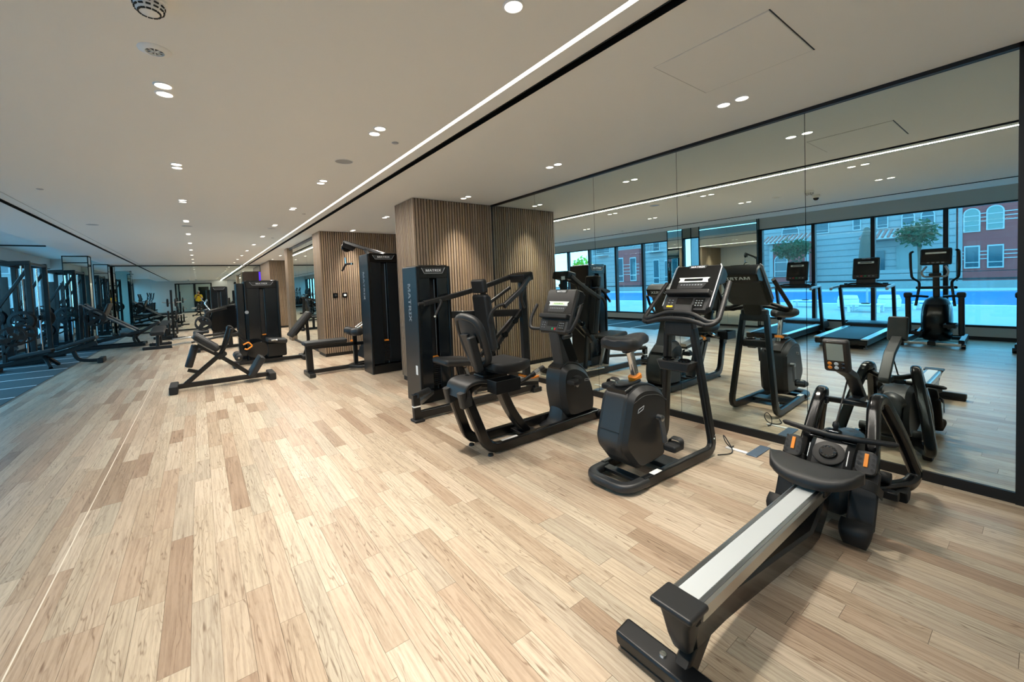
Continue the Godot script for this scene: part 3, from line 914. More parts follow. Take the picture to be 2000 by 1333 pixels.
# ---------------------------------------------------------------- upright bike
func upright_bike() -> Node3D:
	var t := thing("upright_bike", "black upright exercise bike with padded saddle standing between recumbent bike and rowing machine", "exercise bike", V(2.65, 0, -1.765))
	for s in [-1.0, 1.0]:
		part(t, "side_frame", MB.new().bar([V(-0.36, 0.045, 0.165 * s), V(0.50, 0.045, 0.205 * s), V(0.425, 0.99, 0.105 * s)], 0.045, 0.075, SIDE, 0.10, 0.016), M.black_coat)
		for q in [[0.487, 0.16], [0.487, 0.14]]:
			part(t, "bolt", MB.new().lathe([Vector2(0, 0.004), Vector2(0.006, 0.003), Vector2(0.007, 0)], Transform3D(Basis(Vector3.RIGHT, PI / 2), V(q[0] + (q[1] - 0.15) * 0.9, q[1], 0.213 * s + 0.012 * s)), 8), M.chrome)
	part(t, "rear_bumper", MB.new().sweep(MB.fillet([V(-0.33, 0.047, 0.165), V(-0.53, 0.047, 0.155), V(-0.53, 0.047, -0.155), V(-0.33, 0.047, -0.165)], 0.13, 6), MB.rr(0.058, 0.075, 0.024, 4), Vector3.UP), M.graphite_plastic)
	part(t, "bridge", MB.new().rbox(V(-0.36, 0.05, 0), V(0.07, 0.03, 0.32), 0.008), M.black_coat)
	part(t, "bridge", MB.new().rbox(V(0.02, 0.05, 0), V(0.16, 0.035, 0.33), 0.008), M.black_coat)
	part(t, "cross_bar", MB.new().rbox(V(0.425, 0.985, 0), V(0.085, 0.12, 0.24), 0.02, rotz(5), 3), M.charcoal_plastic)
	for s in [-1.0, 1.0]:
		part(t, "foot", MB.new().lathe([Vector2(0, 0), Vector2(0.025, 0), Vector2(0.025, 0.012), Vector2(0, 0.014)], Transform3D(Basis(), V(-0.47, 0, 0.1 * s)), 12), M.rubber)
	part(t, "label_sticker", MB.new().rbox(V(-0.23, 0.0835, 0.176), V(0.095, 0.002, 0.04), 0.0005), M.white, "white sticker on the frame rail")
	# drive housing
	var side := rounded([-0.40, 0.625, -0.28, 0.665, -0.12, 0.64, 0.01, 0.56, 0.01, 0.33, -0.02, 0.11, -0.34, 0.10, -0.50, 0.29], 0.06, 5)
	var h := part(t, "drive_housing", MB.new().extrude(side, -0.128, 0.128, Transform3D(), 0.03), M.charcoal_plastic)
	part(h, "rear_cover", MB.new().extrude(rounded([-0.29, 0.63, -0.405, 0.632, -0.512, 0.29, -0.36, 0.13, -0.32, 0.19, -0.44, 0.30, -0.36, 0.58], 0.045, 4), -0.105, 0.105, Transform3D(), 0.03), M.graphite_plastic)
	part(h, "rear_seam", MB.new().bar([V(-0.487, 0.384, -0.08), V(-0.487, 0.384, 0.08)], 0.004, 0.004, Vector3.UP, 0.0, 0.001), M.slot_black)
	part(h, "top_ridge", MB.new().bar([V(-0.40, 0.635, 0), V(-0.28, 0.668, 0), V(-0.10, 0.635, 0), V(0.0, 0.565, 0)], 0.16, 0.03, SIDE, 0.08, 0.012), M.black_coat)
	part(h, "seam", MB.new().tube([V(-0.385, 0.57, 0.127), V(-0.27, 0.605, 0.127), V(-0.1, 0.58, 0.127), V(0.0, 0.52, 0.127)], 0.0035, 5, 0.08), M.graphite_plastic)
	part(h, "badge", MB.new().tube([V(-0.335, 0.52, 0.1295), V(-0.275, 0.535, 0.1295), V(-0.288, 0.512, 0.1295), V(-0.345, 0.497, 0.1295), V(-0.335, 0.52, 0.1295)], 0.003, 5), M.silver_plastic, "small silver outline badge")
	# cranks
	var cr := part(t, "crank", MB.new().bar([V(-0.115, 0.42, 0.155), V(-0.10, 0.25, 0.17)], 0.02, 0.045, SIDE, 0.0, 0.006), M.crank_grey)
	part(cr, "hub", MB.new().lathe([Vector2(0, -0.03), Vector2(0.022, -0.03), Vector2(0.022, 0.012), Vector2(0.01, 0.016), Vector2(0, 0.016)], Transform3D(Basis(Vector3.RIGHT, PI / 2), V(-0.115, 0.42, 0.155)), 14), M.steel)
	pedal(t, V(-0.095, 0.235, 0.23), 1.0)
	part(t, "crank", MB.new().bar([V(-0.135, 0.42, -0.17), V(-0.145, 0.58, -0.185)], 0.018, 0.042, SIDE, 0.0, 0.006), M.graphite_plastic)
	pedal(t, V(-0.15, 0.585, -0.245), -1.0)
	# seat post and saddle
	part(t, "seat_post", MB.new().bar([V(-0.16, 0.62, 0), V(-0.24, 0.90, 0)], 0.045, 0.055, SIDE, 0.0, 0.018), M.chrome)
	part(t, "post_collar", MB.new().bar([V(-0.182, 0.685, 0), V(-0.19, 0.71, 0)], 0.075, 0.085, SIDE, 0.0, 0.02), M.orange, "orange seat height collar")
	part(t, "height_lever", MB.new().tube([V(-0.19, 0.68, 0.04), V(-0.33, 0.675, 0.06), V(-0.40, 0.67, 0.0), V(-0.33, 0.675, -0.05)], 0.011, 8, 0.05), M.black_coat)
	part(t, "saddle_clamp", MB.new().rbox(V(-0.245, 0.90, 0), V(0.12, 0.04, 0.05), 0.01), M.black_coat)
	part(t, "saddle", saddle(V(-0.255, 0.955, 0)), M.vinyl)
	# tray with two cup wells
	var tr := part(t, "tray", MB.new().extrude(P2([-0.115, 0.66, 0.115, 0.66, 0.145, 0.735, -0.145, 0.735]), 0.30, 0.43, Transform3D(Basis(V(0, 0, 1), V(0, 1, 0), V(-1, 0, 0)) * Basis(Vector3.UP, PI), V(0, 0, 0)), 0.01), M.charcoal_plastic)
	for s in [-1.0, 1.0]:
		part(tr, "cup_well", MB.new().lathe([Vector2(0.036, 0.018), Vector2(0.046, 0.012), Vector2(0.046, 0.0), Vector2(0.036, 0.0), Vector2(0.034, -0.01), Vector2(0, -0.012)], Transform3D(Basis(), V(0.355, 0.735, 0.068 * s)), 16), M.black_gloss)
	# handlebars
	part(t, "handlebar", MB.new().tube([V(0.69, 1.34, 0.265), V(0.40, 1.06, 0.31), V(0.36, 1.05, 0.26), V(0.40, 1.115, 0.10), V(0.40, 1.115, -0.10), V(0.36, 1.05, -0.26), V(0.40, 1.06, -0.31), V(0.69, 1.34, -0.265)], 0.018, 12, 0.06), M.rubber)
	part(t, "grip_bar", MB.new().tube([V(0.34, 1.03, 0.24), V(0.35, 1.07, 0.10), V(0.35, 1.07, -0.10), V(0.34, 1.03, -0.24)], 0.018, 12, 0.08), M.rubber)
	for s in [-1.0, 1.0]:
		part(t, "grip_joint", MB.new().tube([V(0.34, 1.03, 0.24 * s), V(0.355, 1.035, 0.285 * s), V(0.40, 1.06, 0.305 * s)], 0.018, 10, 0.02), M.rubber)
	part(t, "mast", MB.new().bar([V(0.43, 0.99, 0), V(0.50, 1.16, 0)], 0.16, 0.07, SIDE, 0.0, 0.016), M.black_coat)
	console(t, Vector2(0.47, 1.115), Vector2(0.74, 1.49), 0.40, true)
	# power cord lying on the floor
	var cord := thing("power_cord", "thin black power cord looping on the floor behind the upright bike", "cord", V(3.22, 0, -1.55))
	part(cord, "cord", MB.new().tube([V(-0.06, 0.006, 0.02), V(0.04, 0.006, 0.08), V(0.12, 0.008, 0.05), V(0.17, 0.03, 0.0), V(0.16, 0.085, -0.03), V(0.11, 0.11, -0.02), V(0.09, 0.06, 0.01), V(0.14, 0.007, 0.03), V(0.2, 0.006, 0.02)], 0.004, 6, 0.05), M.cord)
	return t

func saddle(c: Vector3) -> MB:
	# wide behind, narrow nose at +x
	var R := []
	for q in [[-0.165, 0.07, 0.025, 0.01], [-0.155, 0.115, 0.045, 0.006], [-0.11, 0.135, 0.052, 0.004], [-0.04, 0.125, 0.05, -0.006], [0.03, 0.095, 0.047, -0.004], [0.10, 0.06, 0.045, 0.008], [0.16, 0.046, 0.042, 0.010], [0.195, 0.036, 0.032, 0.004], [0.205, 0.018, 0.014, -0.004]]:
		var r := PackedVector3Array()
		for j in 18:
			var a := TAU * j / 18.0
			var y := sin(a); var z := cos(a)
			var dip := -0.016 * exp(-pow(z * 3.0, 2.0)) if y > 0.3 and q[0] < 0.05 else 0.0
			r.append(c + V(q[0], q[3] + signf(y) * pow(absf(y), 0.7) * q[2] + dip, signf(z) * pow(absf(z), 0.75) * q[1]))
		R.append(r)
	return MB.new().loft(R)

# ---------------------------------------------------------------- recumbent bike
func recumbent_bike() -> Node3D:
	var t := thing("recumbent_bike", "black recumbent exercise bike with bucket seat and tall console", "exercise bike", V(2.5, 0, -2.86))
	for s in [-1.0, 1.0]:
		part(t, "side_frame", MB.new().bar([V(0.66, 0.05, 0.13 * s), V(-0.68, 0.05, 0.145 * s), V(-0.87, 0.56, 0.115 * s), V(-0.70, 0.60, 0.07 * s)], 0.055, 0.085, SIDE, 0.12, 0.016), M.black_gloss)
		part(t, "foot", MB.new().lathe([Vector2(0, 0), Vector2(0.025, 0), Vector2(0.02, 0.016), Vector2(0, 0.016)], Transform3D(Basis(), V(-0.66, 0, 0.145 * s)), 12), M.rubber)
	part(t, "rear_cap", MB.new().bar([V(-0.875, 0.50, 0), V(-0.86, 0.60, 0), V(-0.74, 0.625, 0), V(-0.58, 0.585, 0)], 0.30, 0.035, SIDE, 0.06, 0.014), M.charcoal_plastic)
	part(t, "rear_skirt", MB.new().bar([V(-0.85, 0.44, 0.115), V(-0.875, 0.56, 0.115)], 0.07, 0.10, SIDE, 0.0, 0.02), M.charcoal_plastic)
	part(t, "rear_skirt", MB.new().bar([V(-0.85, 0.44, -0.115), V(-0.875, 0.56, -0.115)], 0.07, 0.10, SIDE, 0.0, 0.02), M.charcoal_plastic)
	part(t, "seat_rail", MB.new().bar([V(-0.74, 0.60, 0), V(-0.02, 0.50, 0)], 0.08, 0.04, SIDE, 0.0, 0.006), M.aluminium)
	part(t, "seat_beam", MB.new().bar([V(-0.74, 0.565, 0), V(-0.03, 0.468, 0)], 0.10, 0.035, SIDE, 0.0, 0.006), M.black_coat)
	part(t, "front_post", MB.new().bar([V(-0.44, 0.50, 0), V(-0.33, 0.25, 0), V(-0.17, 0.05, 0)], 0.10, 0.075, SIDE, 0.15, 0.014), M.black_coat)
	part(t, "cross_plate", MB.new().rbox(V(-0.17, 0.045, 0), V(0.17, 0.03, 0.27), 0.006), M.black_coat)
	part(t, "label_sticker", MB.new().rbox(V(-0.46, 0.094, 0.142), V(0.17, 0.002, 0.03), 0.0005), M.white, "white sticker on the near rail")
	var fs := part(t, "front_stabilizer", MB.new().tube([V(0.68, 0.05, -0.18), V(0.68, 0.05, 0.18)], 0.042, 14), M.black_coat)
	for s in [-1.0, 1.0]:
		disc(fs, "transport_wheel", V(0.705, 0.045, 0.19 * s), 0.045, 0.03, SIDE, M.rubber)
	# seat
	part(t, "seat_carriage", MB.new().rbox(V(-0.53, 0.615, 0), V(0.26, 0.06, 0.16), 0.012), M.black_coat)
	var se := part(t, "seat_cushion", cushion(V(-0.42, 0.685, 0)), M.vinyl)
	se.rotation.z = 0.0
	var b := rotz(20)
	var bk := part(t, "backrest", backrest(V(-0.70, 0.93, 0)), M.vinyl)
	part(bk, "back_shell", MB.new().rbox(V(-0.705, 1.02, 0), V(0.03, 0.22, 0.28), 0.014, b, 3), M.charcoal_plastic)
	part(t, "back_support", MB.new().bar([V(-0.53, 0.60, 0.0), V(-0.64, 0.68, 0.0), V(-0.76, 1.0, 0.0)], 0.10, 0.06, SIDE, 0.08, 0.012), M.charcoal_plastic)
	part(t, "back_post", MB.new().rbox(V(-0.745, 0.84, 0.11), V(0.075, 0.30, 0.045), 0.014, rotz(14), 3), M.charcoal_plastic)
	part(t, "seat_handles", MB.new().tube([V(-0.17, 0.665, 0.27), V(-0.42, 0.58, 0.27), V(-0.55, 0.57, 0.18), V(-0.55, 0.57, -0.18), V(-0.42, 0.58, -0.27), V(-0.17, 0.665, -0.27)], 0.017, 10, 0.07), M.black_coat)
	for s in [-1.0, 1.0]:
		part(t, "hand_grip", MB.new().tube([V(-0.165, 0.667, 0.27 * s), V(-0.30, 0.62, 0.27 * s)], 0.021, 12), M.rubber)
		part(t, "pulse_sensor", MB.new().tube([V(-0.22, 0.649, 0.27 * s), V(-0.27, 0.632, 0.27 * s)], 0.0222, 12), M.chrome)
	var bx := part(t, "side_pocket", open_box(V(-0.60, 0.60, 0.285), V(0.24, 0.10, 0.13), 0.008), M.black_coat, "open storage pocket beside the seat")
	part(bx, "pocket_arm", MB.new().rbox(V(-0.58, 0.565, 0.2), V(0.05, 0.03, 0.12), 0.006), M.black_coat)
	part(t, "seat_lever", MB.new().tube([V(-0.30, 0.60, 0.10), V(-0.24, 0.575, 0.19), V(-0.16, 0.58, 0.20)], 0.012, 8, 0.04), M.orange, "orange seat release lever")
	# drive housing and mast
	var side := spline([0.19, 0.36, 0.20, 0.50, 0.26, 0.585, 0.40, 0.585, 0.55, 0.50, 0.635, 0.36, 0.66, 0.22, 0.63, 0.09, 0.50, 0.07, 0.32, 0.07, 0.24, 0.12, 0.21, 0.24], 4)
	var h := part(t, "drive_housing", MB.new().extrude(side, -0.135, 0.135, Transform3D(), 0.045), M.charcoal_plastic)
	part(h, "plinth", MB.new().loft(plinth_rings(V(0.24, 0, 0))), M.graphite_plastic)
	part(h, "top_ridge", MB.new().bar([V(0.22, 0.56, 0), V(0.32, 0.612, 0), V(0.48, 0.575, 0), V(0.58, 0.48, 0)], 0.17, 0.025, SIDE, 0.07, 0.01), M.black_coat)
	part(h, "badge", MB.new().tube([V(0.50, 0.43, 0.137), V(0.565, 0.425, 0.137), V(0.56, 0.41, 0.137), V(0.495, 0.412, 0.137), V(0.50, 0.43, 0.137)], 0.003, 5), M.silver_plastic, "small silver outline badge")
	var cr := part(t, "crank", MB.new().bar([V(0.36, 0.40, 0.155), V(0.27, 0.45, 0.165)], 0.018, 0.036, SIDE, 0.0, 0.006), M.graphite_plastic)
	part(cr, "hub", MB.new().lathe([Vector2(0, -0.03), Vector2(0.022, -0.03), Vector2(0.022, 0.012), Vector2(0, 0.016)], Transform3D(Basis(Vector3.RIGHT, PI / 2), V(0.36, 0.40, 0.155)), 14), M.steel)
	pedal(t, V(0.26, 0.455, 0.225), 1.0)
	part(t, "crank", MB.new().bar([V(0.36, 0.40, -0.155), V(0.45, 0.35, -0.165)], 0.018, 0.036, SIDE, 0.0, 0.006), M.graphite_plastic)
	pedal(t, V(0.46, 0.345, -0.225), -1.0)
	var ma := part(t, "mast", MB.new().extrude(P2([0.27, 0.57, 0.52, 0.54, 0.36, 0.93, 0.21, 0.93]), -0.065, 0.065, Transform3D(), 0.012), M.graphite_plastic)
	part(ma, "mast_face", MB.new().bar([V(0.43, 0.595, 0.066), V(0.295, 0.91, 0.066)], 0.006, 0.105, SIDE, 0.0, 0.002), M.black_gloss)
	console(t, Vector2(0.205, 0.905), Vector2(0.37, 1.32), 0.41, false)
	for s in [-1.0, 1.0]:
		part(t, "handlebar", MB.new().tube([V(0.30, 1.17, 0.30 * s), V(0.22, 1.04, 0.315 * s), V(0.17, 0.935, 0.285 * s), V(0.24, 0.93, 0.15 * s)], 0.017, 10, 0.05), M.rubber)
	part(t, "front_grip", MB.new().tube([V(0.24, 0.93, 0.18), V(0.20, 0.90, 0.27), V(0.08, 0.895, 0.275)], 0.017, 10, 0.05), M.rubber)
	return t

func cushion(c: Vector3) -> MB:
	var R := []
	for q in [[-0.20, 0.15, 0.02, 0.03], [-0.185, 0.195, 0.042, 0.025], [-0.10, 0.215, 0.05, 0.008], [0.0, 0.215, 0.05, 0.0], [0.10, 0.205, 0.048, 0.004], [0.17, 0.19, 0.042, 0.012], [0.20, 0.165, 0.022, 0.012]]:
		var r := PackedVector3Array()
		for j in 20:
			var a := TAU * j / 20.0
			var y := sin(a); var z := cos(a)
			var lift := 0.022 * pow(absf(z), 3.0) if y > -0.1 else 0.0
			r.append(c + V(q[0], q[3] + signf(y) * pow(absf(y), 0.55) * q[2] + lift, signf(z) * pow(absf(z), 0.5) * q[1]))
		R.append(r)
	return MB.new().loft(R)

func backrest(c: Vector3) -> MB:
	# curved shell, broad at the top, open in its lower middle, leaning back
	var mb := MB.new()
	var b := rotz(19)
	var lean := func(y: float, z: float, d: float) -> Vector3: return c + b * V(d - 0.06 * pow(absf(z) / 0.2, 2.0) * -1.0 - 0.03 * cos(y * 5.0), y, z)
	var loop := []
	for q in [[-0.20, 0.0], [-0.20, 0.09], [-0.16, 0.145], [-0.02, 0.168], [0.12, 0.17], [0.20, 0.13], [0.235, 0.0], [0.20, -0.13], [0.12, -0.17], [-0.02, -0.168], [-0.16, -0.145], [-0.20, -0.09], [-0.20, 0.0]]:
		loop.append(lean.call(q[0], q[1], 0.0))
	mb.sweep(MB.fillet(loop, 0.06), MB.el(0.026, 0.032, 10))
	# padded upper part
	for k in 2:
		var R := []
		for i in 9:
			var y := 0.0 + 0.215 * i / 8.0
			var w := 0.15 * sqrt(maxf(0.05, 1.0 - pow(maxf(0.0, (y - 0.1) / 0.14), 3.0)))
			var r := PackedVector3Array()
			for j in 16:
				var a := TAU * j / 16.0
				r.append(lean.call(y, cos(a) * w, 0.008 + sin(a) * 0.024))
			R.append(r)
		if k == 0: mb.loft(R)
	return mb

func plinth_rings(c: Vector3) -> Array:
	var R := []
	for q in [[0.0, 0.16, 0.15], [0.02, 0.155, 0.145], [0.04, 0.10, 0.11], [0.08, 0.075, 0.10], [0.16, 0.07, 0.10], [0.22, 0.06, 0.095]]:
		var r := PackedVector3Array()
		for j in 16:
			var a := TAU * j / 16.0
			r.append(c + V(signf(cos(a)) * pow(absf(cos(a)), 0.6) * q[1] + q[0] * 0.25, q[0], signf(sin(a)) * pow(absf(sin(a)), 0.6) * q[2]))
		R.append(r)
	return R

func open_box(c: Vector3, s: Vector3, th: float) -> MB:
	var mb := MB.new()
	mb.rbox(c + V(0, -s.y * 0.5 + th * 0.5, 0), V(s.x, th, s.z), 0.003)
	for k in [-1, 1]:
		mb.rbox(c + V(k * (s.x - th) * 0.5, 0, 0), V(th, s.y, s.z), 0.003)
		mb.rbox(c + V(0, 0, k * (s.z - th) * 0.5), V(s.x, s.y, th), 0.003)
	return mb
# ---------------------------------------------------------------- rowing machine
func rower() -> Node3D:
	var t := thing("rowing_machine", "black rowing machine with long aluminium seat rail in front of the mirror", "rowing machine", V(2.2, 0, -0.742))
	# rail with end cap
	var ra := part(t, "rail", MB.new().extrude(P2([-0.062, 0.0, -0.055, -0.055, 0.055, -0.055, 0.062, 0.0, 0.055, 0.006, -0.055, 0.006]), 0.0, 1.66, Transform3D(Basis(V(0, 0, -1), V(0, 1, 0), V(1, 0, 0)) * Basis(Vector3.RIGHT, deg_to_rad(0.8)), V(-0.90, 0.292, 0)), 0.002), M.aluminium)
	part(ra, "slide_strip", MB.new().bar([V(-0.90, 0.3, 0), V(0.74, 0.277, 0)], 0.074, 0.004, SIDE, 0.0, 0.001), M.rail_white, "white running strip on the rail")
	for s in [-1.0, 1.0]:
		part(ra, "rail_groove", MB.new().bar([V(-0.90, 0.2985, 0.0455 * s), V(0.74, 0.2755, 0.0455 * s)], 0.014, 0.004, SIDE, 0.0, 0.001), M.steel)
	var cap := part(t, "end_cap", MB.new().loft(cap_rings()), M.charcoal_plastic)
	part(cap, "cap_top", MB.new().rbox(V(-0.955, 0.297, 0), V(0.12, 0.022, 0.15), 0.010, rotz(-1), 3), M.charcoal_plastic)
	part(cap, "cap_slot", MB.new().rbox(V(-0.972, 0.21, 0), V(0.02, 0.016, 0.028), 0.004, rotz(0)), M.slot_black)
	part(cap, "cap_slot", MB.new().rbox(V(-0.93, 0.247, 0.051), V(0.03, 0.012, 0.012), 0.004), M.slot_black)
	# main beam under the rail, swept down to the front
	part(t, "main_beam", MB.new().extrude(P2([-0.935, 0.245, -0.70, 0.232, 0.20, 0.10, 0.33, 0.17, 0.42, 0.26, 0.50, 0.24, 0.42, 0.09, 0.30, 0.015, 0.18, 0.01, -0.72, 0.125, -0.93, 0.135]), -0.042, 0.042, Transform3D(), 0.012), M.black_gloss)
	part(t, "rear_leg", MB.new().bar([V(-0.80, 0.15, 0), V(-0.935, 0.045, 0)], 0.055, 0.075, SIDE, 0.0, 0.01), M.black_coat)
	var rf := part(t, "rear_foot_bar", MB.new().rbox(V(-0.96, 0.048, 0), V(0.085, 0.055, 0.47), 0.012, rotz(8), 3), M.black_coat)
	part(rf, "foot_cushion", MB.new().rbox(V(-0.955, 0.014, 0), V(0.07, 0.028, 0.46), 0.008), M.rubber)
	part(rf, "bolt", MB.new().lathe([Vector2(0, 0.008), Vector2(0.012, 0.007), Vector2(0.014, 0)], Transform3D(Basis(), V(-0.962, 0.074, -0.06)), 10), M.chrome)
	# seat on its trolley
	part(t, "seat_trolley", MB.new().rbox(V(0.36, 0.275, 0), V(0.16, 0.06, 0.15), 0.012), M.black_coat)
	part(t, "seat", row_seat(V(0.335, 0.338, 0)), M.vinyl)
	# resistance drum housing
	var hs := spline([0.50, 0.10, 0.55, 0.30, 0.66, 0.42, 0.80, 0.445, 0.95, 0.40, 1.02, 0.26, 1.0, 0.12, 0.88, 0.05, 0.66, 0.045], 4)
	var dh := part(t, "drum_housing", MB.new().extrude(hs, -0.10, 0.10, Transform3D(), 0.03), M.charcoal_plastic)
	disc(dh, "dial_well", V(0.60, 0.372, 0), 0.075, 0.012, V(-0.62, 0.78, 0), M.slot_black)
	disc(dh, "dial", V(0.596, 0.378, 0), 0.042, 0.02, V(-0.62, 0.78, 0), M.black_gloss)
	var dr := MB.new()
	for k in 12:
		var a := TAU * k / 12.0
		var u := V(0.78, 0.62, 0)
		dr.cube(V(0.590, 0.387, 0) + u * cos(a) * 0.032 + SIDE * sin(a) * 0.032, V(0.01, 0.006, 0.006), Basis(Vector3.UP, a))
	part(dh, "dial_marks", dr, M.steel)
	for s in [-1.0, 1.0]:
		part(dh, "chrome_trim", MB.new().bar([V(0.56, 0.337, 0.088 * s), V(0.615, 0.404, 0.088 * s)], 0.006, 0.005, SIDE, 0.0, 0.002), M.steel)
		part(dh, "latch_plate", MB.new().rbox(V(0.70, 0.435, 0.075 * s), V(0.07, 0.012, 0.07), 0.004, rotz(12)), M.black_gloss)
	part(dh, "nozzle", MB.new().loft(nozzle_rings()), M.graphite_plastic)
	# hoops either side, with the feet they stand on
	for s in [-1.0, 1.0]:
		var hp := part(t, "side_hoop", MB.new().bar([V(0.50, 0.05, 0.15 * s), V(0.70, 0.24, 0.165 * s), V(0.93, 0.61, 0.13 * s), V(1.04, 0.63, 0.14 * s), V(1.17, 0.40, 0.20 * s), V(1.30, 0.12, 0.255 * s), V(1.22, 0.075, 0.235 * s), V(1.0, 0.07, 0.12 * s)], 0.062, 0.072, SIDE, 0.11, 0.024), M.black_gloss)
		part(hp, "hoop_foot", MB.new().extrude(P2([1.07, 0.07, 1.2, 0.085, 1.2, 0.03, 1.165, 0.0, 1.10, 0.0, 1.09, 0.04]), 0.195, 0.245, Transform3D(Basis(Vector3(1, 0, 0), Vector3(0, 1, 0), Vector3(0, 0, s)), Vector3.ZERO), 0.006), M.rubber)
		part(hp, "hoop_brace", MB.new().bar([V(0.98, 0.57, 0.10 * s), V(0.98, 0.57, 0.135 * s)], 0.03, 0.05, Vector3.UP, 0.0, 0.006), M.black_coat)
		disc(hp, "hoop_knob", V(1.06, 0.14, 0.155 * s), 0.035, 0.05, SIDE, M.rubber)
		# foot plates with strap and heel cup
		var fp := part(t, "foot_plate", MB.new().rbox(V(0.53, 0.20, 0.165 * s), V(0.30, 0.026, 0.115), 0.012, rotz(61), 3), M.rubber)
		part(fp, "heel_cup", MB.new().loft(heel_rings(V(0.415, 0.09, 0.165 * s))), M.rubber)
		part(fp, "toe_plate", MB.new().extrude(rounded([-0.062, -0.046, 0.062, -0.042, 0.062, 0.042, -0.062, 0.046], 0.034, 5), -0.009, 0.009, Transform3D(rotz(56) * Basis(Vector3.RIGHT, -PI / 2), V(0.592, 0.372, 0.165 * s)), 0.004), M.graphite_plastic)
		part(fp, "size_marker", MB.new().rbox(V(0.587, 0.388, 0.165 * s), V(0.072, 0.006, 0.018), 0.004, rotz(56), 3), M.orange, "orange size strip with numbers")
		for k in 4:
			for e in [-1.0, 1.0]:
				part(fp, "peg_hole", MB.new().lathe([Vector2(0, 0.011), Vector2(0.007, 0.011)], Transform3D(rotz(56), V(0.562 + k * 0.0155, 0.349 + k * 0.0225, (0.165 + 0.03 * e) * s)), 8), M.slot_black)
		part(fp, "strap", MB.new().sweep(MB.fillet([V(0.555, 0.235, (0.165 - 0.07) * s), V(0.47, 0.30, (0.165 - 0.06) * s), V(0.455, 0.315, 0.165 * s), V(0.47, 0.30, (0.165 + 0.06) * s), V(0.555, 0.235, (0.165 + 0.07) * s)], 0.04), MB.rr(0.05, 0.005, 0.002, 1), V(0.5, 0.85, 0)), M.rubber)
	part(t, "front_cross_bar", MB.new().bar([V(1.02, 0.06, -0.22), V(1.02, 0.06, 0.22)], 0.05, 0.06, Vector3.UP, 0.0, 0.01), M.black_coat)
	part(t, "yoke", MB.new().bar([V(0.98, 0.585, -0.15), V(1.08, 0.56, -0.05), V(1.08, 0.56, 0.05), V(0.98, 0.585, 0.15)], 0.035, 0.035, Vector3.UP, 0.05, 0.01), M.black_coat)
	# handle on its cord
	var hd := part(t, "handle", MB.new().sweep([V(0.74, 0.457, -0.265), V(0.73, 0.457, -0.25), V(0.69, 0.455, -0.12), V(0.675, 0.452, 0), V(0.69, 0.455, 0.12), V(0.73, 0.457, 0.25), V(0.74, 0.457, 0.265)], MB.ci(0.017, 12), Vector3.ZERO, [0.5, 0.9, 1.0, 0.9, 1.0, 0.9, 0.5]), M.rubber)
	part(hd, "handle_clamp", MB.new().rbox(V(0.70, 0.462, 0), V(0.05, 0.04, 0.07), 0.01), M.black_gloss)
	part(hd, "cord_swivel", MB.new().lathe([Vector2(0, 0.03), Vector2(0.013, 0.02), Vector2(0.017, 0), Vector2(0.01, -0.02), Vector2(0, -0.022)], Transform3D(Basis(), V(0.735, 0.495, 0)), 10), M.charcoal_plastic)
	part(t, "pull_cord", MB.new().tube([V(0.735, 0.50, 0), V(0.97, 0.72, 0)], 0.005, 6), M.rubber)
	# console on its arm
	part(t, "console_arm", MB.new().bar([V(1.10, 0.565, 0), V(1.25, 0.56, 0), V(1.05, 0.74, 0), V(0.80, 0.83, 0)], 0.065, 0.04, SIDE, 0.018, 0.006), M.charcoal_plastic)
	var cb := rotz(15)
	var co := part(t, "console", MB.new().rbox(V(0.765, 0.905, 0), V(0.045, 0.20, 0.125), 0.016, cb, 3), M.charcoal_plastic)
	var fx := cb * V(-1, 0, 0)
	part(co, "bezel", MB.new().rbox(V(0.765, 0.905, 0) + fx * 0.022, V(0.004, 0.185, 0.105), 0.002, cb), M.shroud_dark)
	part(co, "display", MB.new().rbox(V(0.765, 0.905, 0) + fx * 0.0245 + cb * V(0, 0.028, -0.002), V(0.002, 0.105, 0.078), 0.001, cb), M.lcd)
	for i in 3:
		for j in 2:
			var mk: Material = [M.orange, M.key_grey, M.black_gloss][i]
			part(co, "button", MB.new().lathe([Vector2(0, 0.0035), Vector2(0.009, 0.003), Vector2(0.011, 0)], Transform3D(cb * Basis(V(0, 1, 0), V(-1, 0, 0), V(0, 0, 1)), V(0.765, 0.905, 0) + fx * 0.024 + cb * V(0, -0.045 - 0.025 * j, -0.031 + 0.031 * i)), 12), mk)
	return t

func row_seat(c: Vector3) -> MB:
	# dished seat: broad wings, dip in the middle, long side across
	var R := []
	for i in 15:
		var z := -0.205 + 0.41 * i / 14.0
		var e := absf(z) / 0.205
		var dx := 0.118 * pow(maxf(0.0, 1.0 - pow(e, 3.2)), 0.5) + 0.012
		var y := 0.045 * pow(e, 2.2) - 0.012
		var r := PackedVector3Array()
		for j in 16:
			var a := TAU * j / 16.0
			var px := cos(a); var py := sin(a)
			r.append(c + V(signf(px) * pow(absf(px), 0.6) * dx + 0.03 * e * e, y + signf(py) * pow(absf(py), 0.6) * (0.04 - 0.012 * e), z))
		R.append(r)
	return MB.new().loft(R)

func cap_rings() -> Array:
	var R := []
	for q in [[0.12, 0.015, 0.02, 0.02], [0.135, 0.028, 0.032, 0.015], [0.18, 0.04, 0.042, 0.008], [0.24, 0.048, 0.05, 0.0], [0.275, 0.052, 0.064, 0.0], [0.296, 0.055, 0.07, 0.0]]:
		var r := PackedVector3Array()
		for j in 16:
			var a := TAU * j / 16.0
			r.append(V(-0.945 + q[3] + signf(cos(a)) * pow(absf(cos(a)), 0.6) * q[1], q[0], signf(sin(a)) * pow(absf(sin(a)), 0.6) * q[2]))
		R.append(r)
	return R

